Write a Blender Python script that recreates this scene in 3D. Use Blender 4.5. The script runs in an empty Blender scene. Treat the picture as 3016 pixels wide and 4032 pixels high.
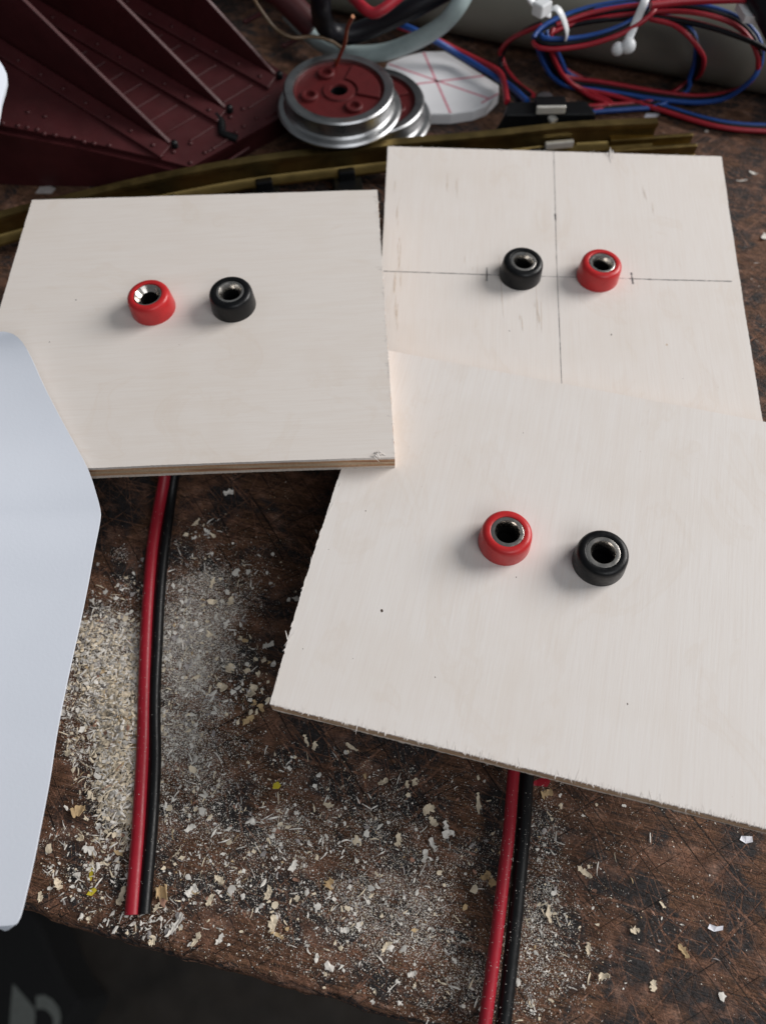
import bpy, math, random
import numpy as np
from mathutils import Matrix, Vector

random.seed(7); rng = np.random.default_rng(7)
S = 0.001                                   # everything below is written in millimetres
sc = bpy.context.scene
col = sc.collection

# ------------------------------------------------------------------ camera
CAM_F, PITCH, ROLL, CAM_H = 3158.5, 1.07196, -0.04851, 166.63
fw = np.array([0, math.cos(PITCH), -math.sin(PITCH)]); r0 = np.array([1., 0, 0]); u0 = np.cross(r0, fw)
RX = math.cos(ROLL)*r0 + math.sin(ROLL)*u0
UX = -math.sin(ROLL)*r0 + math.cos(ROLL)*u0
cam = bpy.data.cameras.new('camera'); camo = bpy.data.objects.new('camera', cam); col.objects.link(camo)
cam.sensor_fit = 'VERTICAL'; cam.sensor_height = 36.0; cam.lens = 36.0*CAM_F/4032
cam.clip_start = 0.01; cam.clip_end = 50
camo.matrix_world = Matrix(((RX[0], UX[0], -fw[0], 0), (RX[1], UX[1], -fw[1], 0), (RX[2], UX[2], -fw[2], CAM_H*S), (0, 0, 0, 1)))
cam.dof.use_dof = True; cam.dof.focus_distance = 0.158; cam.dof.aperture_fstop = 17.0
sc.camera = camo

# ------------------------------------------------------------------ light: a window to the right, dim room around
w = bpy.data.worlds.new('World'); sc.world = w; w.use_nodes = True
bg = w.node_tree.nodes['Background']; bg.inputs[0].default_value = (0.88, 0.94, 1.0, 1); bg.inputs[1].default_value = 0.15
def area(name, loc, target, sx, sy, power, color):
    l = bpy.data.lights.new(name, 'AREA'); l.shape = 'RECTANGLE'; l.size = sx; l.size_y = sy; l.energy = power; l.color = color
    o = bpy.data.objects.new(name, l); col.objects.link(o); o.location = loc
    o.rotation_euler = (Vector(target)-Vector(loc)).to_track_quat('-Z', 'Y').to_euler()
    return o
area('window_light', (1.45, 0.58, 0.86), (0.0, 0.10, 0.0), 1.0, 0.9, 37.5, (1.0, 0.97, 0.945))
area('front_fill_light', (0.75, -1.15, 1.45), (0.0, 0.08, 0.0), 1.3, 1.1, 12.5, (0.95, 0.97, 1.0))  # added soft fill to brighten faces turned to the camera; no source seen there
sc.view_settings.view_transform = 'Standard'; sc.view_settings.look = 'None'
sc.view_settings.exposure = -0.12; sc.view_settings.gamma = 1.0

# ------------------------------------------------------------------ helpers
D = 3016/1655.0
def atp(px, py, z=0.0, slope=(0, 0)):       # point of the bench-parallel plane z = z + slope.(x, y) seen at that spot of the photo
    d = fw + RX*(px-1508)/CAM_F - UX*(py-2016)/CAM_F
    t = (z-CAM_H)/(d[2]-slope[0]*d[0]-slope[1]*d[1])
    return np.array([0, 0, CAM_H]) + t*d
def dp(x, y, z=0.0, slope=(0, 0)): return atp(x*D, y*D, z, slope)
def z3(x, y, z): return atp(1900+x*.6743, y*.6743, z)

WORLD = {}
def empty(name, loc, rz=0.0, label=None, cat=None, group=None):
    o = bpy.data.objects.new(name, None); col.objects.link(o); o.empty_display_size = 0.005
    o.location = [c*S for c in loc]; o.rotation_euler = (0, 0, rz)
    WORLD[o.name] = Matrix.Translation(o.location) @ Matrix.Rotation(rz, 4, 'Z')
    if label: tag(o, label, cat, group)
    return o
def tag(o, label=None, cat=None, group=None, kind=None):
    if label: o['label'] = label
    if cat: o['category'] = cat
    if group: o['group'] = group
    if kind: o['kind'] = kind
    return o
def mk(name, verts, faces, mats, parent=None, smooth=False, mi=None, base=None):
    """one mesh object; verts are given in world millimetres"""
    v = np.asarray(verts, float)*S
    if parent is not None:
        Mi = WORLD[parent.name].inverted(); A = np.array(Mi)
        v = v @ A[:3, :3].T + A[:3, 3]
    elif base is not None:
        v = v - np.asarray(base)*S
    me = bpy.data.meshes.new(name); me.from_pydata(v.tolist(), [], faces)
    if not isinstance(mats, (list, tuple)): mats = [mats]
    for m in mats: me.materials.append(m)
    if mi is not None: me.polygons.foreach_set('material_index', np.asarray(mi, dtype=np.int32))
    if smooth: me.polygons.foreach_set('use_smooth', [True]*len(me.polygons))
    me.update()
    o = bpy.data.objects.new(name, me); col.objects.link(o)
    if parent is not None:
        o.parent = parent; WORLD[o.name] = WORLD[parent.name].copy()
    else:
        o.location = (np.asarray(base)*S).tolist() if base is not None else (0, 0, 0)
        WORLD[o.name] = Matrix.Translation(o.location)
    return o
def autosmooth(o, ang=35):
    me = o.data
    me.polygons.foreach_set('use_smooth', [True]*len(me.polygons))
    me.set_sharp_from_angle(angle=math.radians(ang))
    return o

def spline(pts, step):
    P = np.asarray(pts, float)
    if len(P) == 2: P = np.array([P[0], (P[0]+P[1])/2, P[1]])
    E = np.vstack([2*P[0]-P[1], P, 2*P[-1]-P[-2]])
    out = []
    for i in range(1, len(E)-2):
        a, b, c, d = E[i-1], E[i], E[i+1], E[i+2]
        n = max(2, int(np.linalg.norm((c-b)[:3])/step))
        for k in range(n):
            t = k/n
            out.append(0.5*((2*b)+(c-a)*t+(2*a-5*b+4*c-d)*t*t+(-a+3*b-3*c+d)*t**3))
    out.append(P[-1]); return np.array(out)
def tube_geo(C, r, seg=12, flat=1.0, cap=True):
    C = np.asarray(C, float); n = len(C)
    T = np.gradient(C, axis=0); T /= np.linalg.norm(T, axis=1)[:, None]+1e-12
    R = np.broadcast_to(np.asarray(r, float), (n,))
    up = np.array([0, 0, 1.]) if abs(T[0, 2]) < .9 else np.array([1., 0, 0])
    N = np.cross(T[0], up); N /= np.linalg.norm(N)
    V = []; F = []
    for i in range(n):
        N = N - T[i]*(N@T[i]); N /= np.linalg.norm(N); B = np.cross(T[i], N)
        for k in range(seg):
            a = 2*math.pi*k/seg
            V.append(C[i]+R[i]*(math.cos(a)*N+flat*math.sin(a)*B))
    for i in range(n-1):
        for k in range(seg):
            k2 = (k+1) % seg
            F.append((i*seg+k, i*seg+k2, (i+1)*seg+k2, (i+1)*seg+k))
    if cap:
        F.append(tuple(range(seg-1, -1, -1))); F.append(tuple((n-1)*seg+k for k in range(seg)))
    return V, F
def tube(name, pts, r, mat, parent=None, seg=12, step=1.5, flat=1.0, base=None):
    V, F = tube_geo(spline(pts, step), r, seg, flat)
    return autosmooth(mk(name, V, F, mat, parent, base=base), 50)
def lathe_geo(c, prof, seg=40, M=None):
    """prof: (radius, z) pairs; a closed body if it starts and ends at radius 0"""
    c = np.asarray(c, float); V = []; F = []; rings = []
    for (r, z) in prof:
        if r < 1e-6:
            rings.append([len(V)]); V.append((0, 0, z))
        else:
            rings.append(list(range(len(V), len(V)+seg)))
            V += [(r*math.cos(2*math.pi*k/seg), r*math.sin(2*math.pi*k/seg), z) for k in range(seg)]
    for a, b in zip(rings, rings[1:]):
        for k in range(seg):
            k2 = (k+1) % seg
            if len(a) == 1 and len(b) == 1: continue
            if len(a) == 1: F.append((a[0], b[k2], b[k]))
            elif len(b) == 1: F.append((a[k], a[k2], b[0]))
            else: F.append((a[k], a[k2], b[k2], b[k]))
    V = np.array(V)
    if M is not None: V = V @ np.asarray(M).T
    return V+c, F
def lathe(name, c, prof, mat, parent=None, seg=40, M=None, ang=35, base=None):
    V, F = lathe_geo(c, prof, seg, M)
    return autosmooth(mk(name, V, F, mat, parent, base=base), ang)
def prism_geo(poly, off, thick_dir=None):
    """polygon (n,3) and the vector that takes its top to its bottom"""
    P = np.asarray(poly, float); n = len(P); Q = P+np.asarray(off)
    V = np.vstack([P, Q]); F = [tuple(range(n)), tuple(range(2*n-1, n-1, -1))]
    for i in range(n):
        j = (i+1) % n; F.append((i, i+n, j+n, j))
    return V, F
def box_geo(c, sx, sy, sz, rz=0.0):
    c = np.asarray(c, float); ca, sa = math.cos(rz), math.sin(rz)
    V = []
    for z in (-.5, .5):
        for x, y in ((-.5, -.5), (.5, -.5), (.5, .5), (-.5, .5)):
            X, Y = x*sx, y*sy
            V.append(c+np.array([X*ca-Y*sa, X*sa+Y*ca, z*sz]))
    F = [(3, 2, 1, 0), (4, 5, 6, 7), (0, 1, 5, 4), (1, 2, 6, 5), (2, 3, 7, 6), (3, 0, 4, 7)]
    return V, F
def bevel(o, wdt, seg=2):
    m = o.modifiers.new('bevel', 'BEVEL'); m.width = wdt*S; m.segments = seg; m.limit_method = 'ANGLE'; m.angle_limit = math.radians(35)
    return o
def tilt(ax, ay):
    ca, sa, cb, sb = math.cos(ax), math.sin(ax), math.cos(ay), math.sin(ay)
    return np.array([[1, 0, 0], [0, ca, -sa], [0, sa, ca]]) @ np.array([[cb, 0, sb], [0, 1, 0], [-sb, 0, cb]])

# ------------------------------------------------------------------ materials
class NT:
    def __init__(s, name):
        s.m = bpy.data.materials.new(name); s.m.use_nodes = True; s.t = s.m.node_tree; s.n = s.t.nodes; s.L = s.t.links.new
        s.p = s.n['Principled BSDF']; s.co = None
    def node(s, typ, **kw):
        n = s.n.new(typ)
        for k, v in kw.items(): setattr(n, k, v)
        return n
    def coord(s, scale=(1, 1, 1), rot=0.0, loc=(0, 0, 0)):
        """object coordinates in millimetres, rotated about z, then scaled"""
        if s.co is None: s.co = s.node('ShaderNodeTexCoord')
        a = s.node('ShaderNodeMapping'); a.inputs['Scale'].default_value = (1/S,)*3; a.inputs['Rotation'].default_value = (0, 0, rot)
        a.inputs['Location'].default_value = loc
        s.L(s.co.outputs['Object'], a.inputs['Vector'])
        b = s.node('ShaderNodeMapping'); b.inputs['Scale'].default_value = scale
        s.L(a.outputs[0], b.inputs['Vector']); return b.outputs[0]
    def noise(s, vec, scale=1.0, detail=4.0, rough=.55, dist=0.0):
        n = s.node('ShaderNodeTexNoise'); n.inputs['Scale'].default_value = scale; n.inputs['Detail'].default_value = detail
        n.inputs['Roughness'].default_value = rough; n.inputs['Distortion'].default_value = dist
        s.L(vec, n.inputs['Vector']); return n.outputs['Fac']
    def ramp(s, fac, stops):
        r = s.node('ShaderNodeValToRGB'); e = r.color_ramp.elements
        while len(e) < len(stops): e.new(.5)
        for el, (p, c) in zip(e, stops):
            el.position = p; el.color = (c, c, c, 1) if isinstance(c, (int, float)) else (*c, 1)
        s.L(fac, r.inputs[0]); return r.outputs[0]
    def mix(s, fac, a, b, mode='MIX'):
        m = s.node('ShaderNodeMix', data_type='RGBA', blend_type=mode)
        for sock, v in ((m.inputs[0], fac), (m.inputs[6], a), (m.inputs[7], b)):
            if isinstance(v, (int, float)): sock.default_value = v
            elif isinstance(v, tuple): sock.default_value = (*v, 1)
            else: s.L(v, sock)
        return m.outputs[2]
    def math(s, op, a, b=0.0):
        m = s.node('ShaderNodeMath', operation=op)
        for sock, v in ((m.inputs[0], a), (m.inputs[1], b)):
            if isinstance(v, (int, float)): sock.default_value = v
            else: s.L(v, sock)
        return m.outputs[0]
    def bump(s, h, dist, strength=1.0):
        b = s.node('ShaderNodeBump'); b.inputs['Strength'].default_value = strength; b.inputs['Distance'].default_value = dist*S
        s.L(h, b.inputs['Height']); s.L(b.outputs[0], s.p.inputs['Normal'])
    def set(s, **kw):
        for k, v in kw.items():
            k = {'base': 'Base Color', 'rough': 'Roughness', 'metal': 'Metallic', 'spec': 'Specular IOR Level', 'coat': 'Coat Weight',
                 'sss': 'Subsurface Weight', 'sheen': 'Sheen Weight', 'trans': 'Transmission Weight'}[k]
            i = s.p.inputs[k]
            if isinstance(v, tuple): i.default_value = (*v, 1)
            elif isinstance(v, (int, float)): i.default_value = v
            else: s.L(v, i)
        return s
def simple(name, c, rough=.5, metal=0.0, spec=.5, var=.15, vs=.4, bump=0.0, bs=3.0, sss=0.0):
    n = NT(name); v = n.coord()
    f = n.noise(v, vs, 4)
    lo = tuple(x*(1-var) for x in c); hi = tuple(min(1, x*(1+var)) for x in c)
    n.set(base=n.ramp(f, [(.3, lo), (.7, hi)]), metal=metal, spec=spec)
    n.set(rough=n.ramp(n.noise(v, vs*2.3, 3), [(.3, max(0.03, rough-.07)), (.7, min(1, rough+.07))]))
    if bump: n.bump(n.noise(v, bs, 3), bump)
    return n.m

def veneer(name, along_x, tint=(1, 1, 1)):
    n = NT(name)
    sx, sy = (.035, 1.0) if along_x else (1.0, .035)
    fine = n.noise(n.coord((sx*2.2, sy*2.2, 1)), 1.0, 5, .65)
    broad = n.noise(n.coord((sx*.22, sy*.22, 1)), 1.0, 3, .5, .6)
    blot = n.noise(n.coord((.045, .045, 1)), 1.0, 4)
    stn = n.noise(n.coord((.028 if along_x else .06, .06 if along_x else .028, 1), 0, (51, 23, 0)), 1.0, 5, .6, 1.2)
    T = lambda c: tuple(a*b for a, b in zip(c, tint))
    c = n.ramp(fine, [(.2, T((.755, .695, .65))), (.5, T((.795, .748, .712))), (.8, T((.82, .782, .752)))])
    c = n.mix(n.ramp(broad, [(.48, 0.0), (.8, .35)]), c, T((.755, .68, .62)))
    c = n.mix(n.ramp(blot, [(.5, 0.0), (.8, .5)]), c, T((.735, .665, .60)))
    c = n.mix(n.ramp(stn, [(.56, 0.0), (.60, .17), (.64, .03), (.75, .18)]), c, T((.68, .575, .48)))
    pore = n.noise(n.coord((sx*7, sy*7, 1)), 1.0, 2)
    c = n.mix(n.ramp(pore, [(.70, 0.0), (.80, .16)]), c, T((.55, .46, .39)))
    speck = n.noise(n.coord((1.3, 1.3, 1)), 1.0, 1)
    c = n.mix(n.ramp(speck, [(.80, 0.0), (.86, .35)]), c, (.36, .28, .22))
    n.set(base=c, rough=.62, spec=.25)
    n.bump(n.math('ADD', fine, pore), .03, .4)
    return n.m
def endply(name, dark, light, streak):
    n = NT(name)
    a = n.noise(n.coord((.10, .10, 2.2)), 1.0, 4, .6)
    b = n.noise(n.coord((.06, .06, .9), loc=(31, 7, 5)), 1.0, 2, .5)
    fib = n.noise(n.coord((2.5, 2.5, 2.0)), 1.0, 3)
    c = n.ramp(a, [(.3, dark), (.7, light)])
    c = n.mix(n.ramp(b, [(.56, 0.0), (.66, .8)]), c, streak)
    c = n.mix(n.ramp(fib, [(.35, .35), (.6, 0.0)]), c, tuple(x*.6 for x in dark))
    n.set(base=c, rough=.8, spec=.15); n.bump(fib, .15, .7); return n.m

def bench_mat():
    n = NT('scarred_bench_wood'); ROT = math.radians(17)
    g1 = n.noise(n.coord((.05, .9, 1), ROT), 1.0, 6, .62, .25)
    g2 = n.noise(n.coord((.16, 3.2, 1), ROT), 1.0, 4, .6)
    c = n.ramp(g1, [(.28, (.028, .014, .0085)), (.5, (.115, .055, .029)), (.72, (.225, .115, .063))])
    c = n.mix(n.ramp(g2, [(.38, .9), (.52, 0.0)]), c, (.017, .0085, .0055))
    big = n.noise(n.coord((.016, .02, 1), 0, (13, 40, 0)), 1.0, 3, .5)
    st = n.noise(n.coord((.075, .10, 1), ROT, (5, 3, 0)), 1.0, 7, .62, .5)
    stain = n.math('ADD', st, n.math('MULTIPLY', n.math('SUBTRACT', big, .5), .5))
    sm = n.ramp(stain, [(.46, 0.0), (.54, .94)])
    blk = n.ramp(n.noise(n.coord((.8, .8, 1)), 1.0, 4), [(.3, (.008, .008, .009)), (.7, (.034, .034, .037))])
    c = n.mix(sm, c, blk)
    hs = None
    for k, (ang, sa, sb, th, off) in enumerate(((52, .035, 1.5, .60, 0), (-38, .04, 1.3, .61, 17), (80, .05, 1.9, .61, 41), (18, .03, 1.2, .60, 73), (-68, .06, 2.6, .62, 91), (33, .09, 3.2, .61, 7))):
        l = n.noise(n.coord((sa, sb, 1), math.radians(ang), (off, off*1.7, 0)), 1.0, 2, .5, .15)
        l = n.ramp(l, [(th, 0.0), (th+.045, 1.0)])
        hs = l if hs is None else n.math('MAXIMUM', hs, l)
    gate = n.ramp(n.noise(n.coord((.05, .05, 1), 0, (77, 12, 0)), 1.0, 4), [(.32, .3), (.54, 1.0)])
    sf = n.math('MULTIPLY', n.math('MULTIPLY', hs, gate), n.ramp(n.noise(n.coord((1.1, 1.1, 1), 0, (4, 4, 0)), 1.0, 4, .7), [(.35, .15), (.58, 1.0)]))
    scol = n.ramp(n.noise(n.coord((.3, .3, 1)), 1.0, 3), [(.3, (.12, .056, .034)), (.55, (.28, .14, .088)), (.75, (.42, .25, .18))])
    c = n.mix(sf, c, scol)
    rub = n.math('MULTIPLY', n.ramp(n.noise(n.coord((.11, .16, 1), ROT, (3, 88, 0)), 1.0, 6, .66), [(.50, 0.0), (.65, .72)]), 1.0)
    c = n.mix(rub, c, scol)
    cut = n.ramp(n.noise(n.coord((.03, 1.9, 1), math.radians(61), (9, 9, 0)), 1.0, 1), [(.67, 0.0), (.69, 1.0)])
    cut2 = n.ramp(n.noise(n.coord((.035, 2.1, 1), math.radians(-24), (29, 9, 0)), 1.0, 1), [(.68, 0.0), (.70, 1.0)])
    cuts = n.math('MAXIMUM', cut, cut2)
    c = n.mix(n.math('MULTIPLY', cuts, .8), c, (.006, .004, .003))
    fb = n.noise(n.coord((.55, 4.5, 1), ROT), 1.0, 4, .7); gr = n.noise(n.coord((2.2, 2.2, 1)), 1.0, 5, .75)
    c = n.mix(1.0, c, n.ramp(n.math('MULTIPLY', fb, gr), [(.12, (.35, .35, .35)), (.25, (1., 1., 1.)), (.42, (1.9, 1.8, 1.7))]), 'MULTIPLY')
    n.set(base=c, rough=n.ramp(g2, [(.3, .50), (.7, .78)]), spec=.30)
    h = n.math('ADD', n.math('MULTIPLY', g2, .6), n.math('MULTIPLY', sf, -.55))
    h = n.math('ADD', h, n.math('MULTIPLY', cuts, -.9))
    h = n.math('ADD', h, n.math('MULTIPLY', n.noise(n.coord((1.6, 1.6, 1)), 1.0, 4, .7), .7))
    n.bump(h, .55, .9)
    return n.m

M = {}
M['bench'] = bench_mat()
M['floor'] = simple('floor_dirt', (.020, .016, .013), .9, var=.5, vs=.02)
M['ven1'] = veneer('poplar_veneer_lengthwise', False)
M['ven2'] = veneer('poplar_veneer_crosswise', True, (.985, .97, .95))
M['ven3'] = veneer('poplar_veneer_rough', False, (.995, .985, .975))
M['plyd'] = endply('ply_edge_brown', (.50, .28, .155), (.68, .45, .29), (.27, .095, .05))
M['plyl'] = endply('ply_edge_tan', (.50, .36, .23), (.66, .51, .36), (.38, .19, .10))
M['plyw'] = endply('ply_edge_pale', (.70, .60, .51), (.80, .72, .64), (.60, .47, .36))
M['fuzz'] = simple('torn_wood_fibre', (.78, .73, .69), .8, var=.08, vs=2)
M['red'] = simple('red_plastic', (.50, .020, .022), .34, spec=.45, var=.07, vs=.5, bump=.015, bs=4)
M['black'] = simple('black_plastic', (.0040, .0044, .0052), .36, spec=.30, var=.2, vs=.5, bump=.02, bs=4)
M['nickel'] = simple('nickel_plate', (.58, .54, .50), .22, 1.0, var=.05, vs=.5)
M['steel'] = simple('dull_steel', (.62, .59, .55), .28, 1.0, var=.15, vs=.25)
M['bore'] = simple('bore_shade_black', (.004, .004, .004), .6, spec=.1)
M['stem'] = simple('brass_thread', (.50, .40, .24), .4, 1.0)
M['redw'] = simple('red_insulation', (.34, .013, .026), .40, spec=.4, var=.07, vs=.4, bump=.015, bs=3)
M['blkw'] = simple('black_insulation', (.004, .0045, .0052), .40, spec=.36, var=.2, vs=.4, bump=.015, bs=3)
M['redt'] = simple('thin_red_insulation', (.32, .010, .022), .42, var=.1)
M['blut'] = simple('thin_blue_insulation', (.010, .060, .26), .40, var=.1)
M['blkt'] = simple('thin_black_insulation', (.004, .004, .007), .42, spec=.28, var=.1)
M['pencil'] = simple('pencil_graphite', (.12, .112, .115), .55, var=.45, vs=2.5)
M['knot'] = simple('dark_knot', (.06, .035, .022), .7)
M['paper'] = simple('white_card', (.72, .76, .84), .75, spec=.2, var=.015, vs=.05, bump=.02, bs=1.5)
M['maroon'] = simple('maroon_plastic', (.055, .0115, .0130), .44, spec=.30, var=.15, vs=.15, bump=.03, bs=2)
M['brass'] = simple('tarnished_brass', (.23, .165, .062), .44, 1.0, var=.25, vs=.12)
M['wheelred'] = simple('dull_red_wheel_centre', (.085, .009, .010), .5, spec=.3, var=.12)
M['tyre'] = simple('bright_steel_tyre', (.36, .365, .37), .33, 1.0, var=.06, vs=.1)
M['tab'] = simple('tinned_tab', (.78, .76, .70), .35, .45, var=.05)
M['foam'] = simple('white_foam_board', (.74, .74, .76), .8, var=.03, vs=.1)
M['redink'] = simple('red_ink', (.64, .25, .31), .7, var=.2, vs=.6)
M['pipe'] = simple('grey_conduit_plastic', (.165, .158, .13), .5, spec=.3, var=.06, vs=.05)
M['hose'] = simple('pale_blue_grey_hose', (.34, .42, .42), .40, spec=.45, var=.08)
M['tie'] = simple('white_nylon', (.72, .74, .76), .35, var=.04)
M['copper'] = simple('copper_strand', (.55, .26, .15), .35, 1.0)
M['brownw'] = simple('brown_lacquered_wire', (.10, .06, .028), .45)
M['bag'] = simple('black_fabric', (.004, .004, .0045), .9)
M['print'] = simple('grey_print', (.13, .14, .13), .8)
M['sawA'] = simple('sawdust_white', (.78, .74, .68), .85, var=.1, vs=1)
M['sawB'] = simple('sawdust_cream', (.76, .65, .49), .85, var=.12, vs=1)
M['sawC'] = simple('sawdust_tan', (.56, .40, .22), .85, var=.15, vs=1)
M['sawD'] = simple('sawdust_grey', (.36, .33, .32), .9, var=.2, vs=1)
M['sawR'] = simple('sawdust_reddish', (.36, .20, .14), .9, var=.2, vs=1)
M['yellow'] = simple('yellow_paint_flake', (.62, .50, .03), .6, var=.1)
M['white'] = simple('white_plastic_scrap', (.74, .74, .80), .5, var=.05)

# ------------------------------------------------------------------ setting: bench and floor
def fbm(x, seed, octs=4, base=1.0):
    r = np.random.default_rng(seed); out = np.zeros_like(x, dtype=float); a = 1.0; f = base
    for _ in range(octs):
        ph = r.uniform(0, 6.28, 3); k = r.uniform(.7, 1.3, 3)
        out += a*(np.sin(x*f*k[0]+ph[0])+np.sin(x*f*k[1]*1.7+ph[1])+np.sin(x*f*k[2]*2.3+ph[2]))/3
        a *= .5; f *= 2.1
    return out
edge_px = [(94, 3582), (218, 3633), (399, 3686), (616, 3750), (870, 3818), (1200, 3912), (1381, 3960), (1502, 4002)]
EP = np.array([atp(x, y, -1.0)[:2] for x, y in edge_px])
def edge_y(x):
    xs, ys = EP[:, 0], EP[:, 1]
    sl = (ys[0]-ys[2])/(xs[0]-xs[2]); sr = (ys[-1]-ys[3])/(xs[-1]-xs[3])
    y = np.interp(x, xs, ys)
    y = np.where(x < xs[0], ys[0]+sl*(x-xs[0]), y); return np.where(x > xs[-1], ys[-1]+sr*(x-xs[-1]), y)
xs = np.concatenate([np.arange(-420, -120, 20.), np.arange(-120, 80, .5), np.arange(80, 620, 20.)])
prof = [(760, 0), (420, 0), (330, 0), (200, 0), (100, 0), (40, 0), (12, 0), (5, -.05), (2.4, -.25), (1.1, -.7), (.35, -1.5), (.0, -2.6), (-.1, -5), (-.1, -17), (1.5, -20), (760, -20)]
ey = edge_y(xs); jit = fbm(xs, 3, 5, .35)*.28; jit2 = fbm(xs, 5, 5, .8)*.18
V = []
for k, (py, pz) in enumerate(prof):
    near = 1.0 if py < 1.5 else (.5 if py < 3 else 0)
    for i, x in enumerate(xs):
        if k in (0, len(prof)-1): y = 760.
        else: y = ey[i]+py+near*jit[i]
        V.append((x, y, pz+(near*jit2[i] if -4 < pz < -.1 else 0)))
n = len(xs); F = []
for k in range(len(prof)-1):
    for i in range(n-1):
        F.append((k*n+i, (k+1)*n+i, (k+1)*n+i+1, k*n+i+1))
F += [(i, i+1, (len(prof)-1)*n+i+1, (len(prof)-1)*n+i) for i in range(n-1)]
b = mk('bench_top', V, F, M['bench']); autosmooth(b, 60)
tag(b, 'dark scarred wooden bench top with a worn rounded front edge', None, None, 'structure')
V, F = prism_geo([(-2500, -2500, -720), (2500, -2500, -720), (2500, 2500, -720), (-2500, 2500, -720)], (0, 0, -20))
tag(mk('floor', V, F, M['floor']), 'dark floor far below the bench edge', None, None, 'structure')

# ------------------------------------------------------------------ plywood panels with two sockets each
def rough_edge(P, Q, amp, step=.35, seed=0, bow=0.0):
    P, Q = np.asarray(P), np.asarray(Q); L = np.linalg.norm(Q-P); n = int(L/step)
    t = np.arange(n)/n; d = (Q-P)/L; nrm = np.array([d[1], -d[0], 0]); nrm /= np.linalg.norm(nrm)
    r = np.random.default_rng(seed)
    j = fbm(t*L, seed, 4, .18)*amp*.7+r.normal(0, amp*.35, n)
    j *= np.minimum(1, np.minimum(t, 1-t)*L/1.5)
    return P[None]+(Q-P)[None]*t[:, None]+nrm[None]*(j+bow*4*t*(1-t))[:, None]
def panel(corners, slope, z0, yaw, ven, label, amps, bows, seed, thick=4.2):
    """corners of the top face, back-left, back-right, front-right, front-left (mm)"""
    C = [np.asarray(c) for c in corners]; cen = sum(C)/4
    root = empty('socket_panel', (cen[0], cen[1], 0), yaw, label, 'plywood panel', None)
    layers = [('top_veneer', 0, .75, ven, 1.0), ('ply', .76, 1.55, M['plyd'], .8), ('ply', 1.56, 2.45, M['plyl'], .8), ('ply', 2.46, 3.3, M['plyd'], .8), ('bottom_veneer', 3.31, thick, M['plyw'], 1.2)]
    for li, (nm, a, bt, mat, am) in enumerate(layers):
        out = []
        for e in range(4):
            out.append(rough_edge(C[e], C[(e+1) % 4], amps[e]*am, .35 if li in (0, 4) else .6, seed*50+li*7+e, bows[e]))
        poly = np.vstack(out)[::-1].copy(); poly[:, 2] -= a
        V, F = prism_geo(poly, (0, 0, -(bt-a)))
        mk(nm, V, F, mat, root)
    return root
def fibres(root, P, Q, slope, count, ln, wd, seed, direction, lift=.25, mat='fuzz', name='torn_fibres', jit=.28):
    """tear-out along a sawn edge: slivers of veneer standing up and over the edge"""
    r = np.random.default_rng(seed); P, Q = np.asarray(P), np.asarray(Q); V = []; F = []
    direction = np.asarray(direction, float)
    for _ in range(count):
        t = r.uniform(.01, .99); p = P+(Q-P)*t
        d = direction+r.normal(0, jit, 3)*np.array([1, 1, 0]); d /= np.linalg.norm(d)
        L = r.gamma(2, ln/2); W = wd*r.uniform(.5, 1.6); s = np.array([d[1], -d[0], 0])*W/2
        a = p-d*L*r.uniform(.4, .95)+np.array([0, 0, .02]); h = r.uniform(.0, lift)
        c = a+d*L*.6+np.array([0, 0, h*.7]); e = a+d*L+np.array([0, 0, h*r.uniform(-.3, 1.2)])
        k = len(V); V += [a-s*.4, a+s*.4, c+s, c-s, e]
        V += [a-np.array([0, 0, .08]), e-np.array([0, 0, .12])]
        F += [(k, k+1, k+2, k+3), (k+3, k+2, k+4), (k, k+3, k+5), (k+1, k+5, k+2), (k+3, k+4, k+6), (k+2, k+6, k+4)]
    o = mk(name, V, F, M[mat], root); o['kind'] = 'stuff'; return o
def socket(root, c, colour, zb, cone=2.55, tl=(0, 0), ring=3.28, dark=False):
    """panel socket: plastic collar, plated bush with a countersunk bore, threaded stem below the board"""
    m = M[colour]; T = tilt(*tl)
    prof = [(3.25, 4.55), (3.32, 4.92), (3.5, 5.0), (3.9, 5.0), (4.35, 4.90), (4.72, 4.62), (4.93, 4.2), (5.02, 3.6), (5.25, .25), (5.2, 0), (3.0, 0), (3.0, 1.0), (3.25, 1.1), (3.25, 4.55)]
    s = lathe('socket', c, prof, m, root, 56, T, 28)
    s['label'] = ('red' if colour == 'red' else 'black') + ' round plastic socket collar'
    WORLD[s.name] = WORLD[root.name]
    pr = [(0, -3.0), (1.95, -3.0), (1.98, 3.3), (2.02, 3.55), (cone-.08, 4.72), (cone, 4.84), (ring-.25, 4.86), (ring-.06, 4.80), (ring-.03, 4.5), (ring-.06, 1.2), (0, 1.15)][:10]
    lathe('metal_bush', c, pr, M['steel' if not dark else 'nickel'], s, 48, T, 25)
    lathe('bore', c, [(0, .6), (1.97, .6), (1.97, 3.15), (1.86, 3.3), (1.80, 3.1), (1.80, .7), (0, .7)], M['bore'], s, 32, T)  # black liner added: shade inside the metal hole put into its colour
    zz = zb-c[2]
    lathe('threaded_stem', c, [(0, -3.2), (2.4, -3.2), (2.4, zz+7), (1.5, zz+7), (1.5, zz), (0, zz)], M['stem'], s, 20)
    lathe('clamping_nut', c, [(2.5, -4.4), (4.4, -4.4), (4.4, -6.8), (2.5, -6.8), (2.5, -4.4)], M['steel'], s, 6)
    return s

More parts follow.
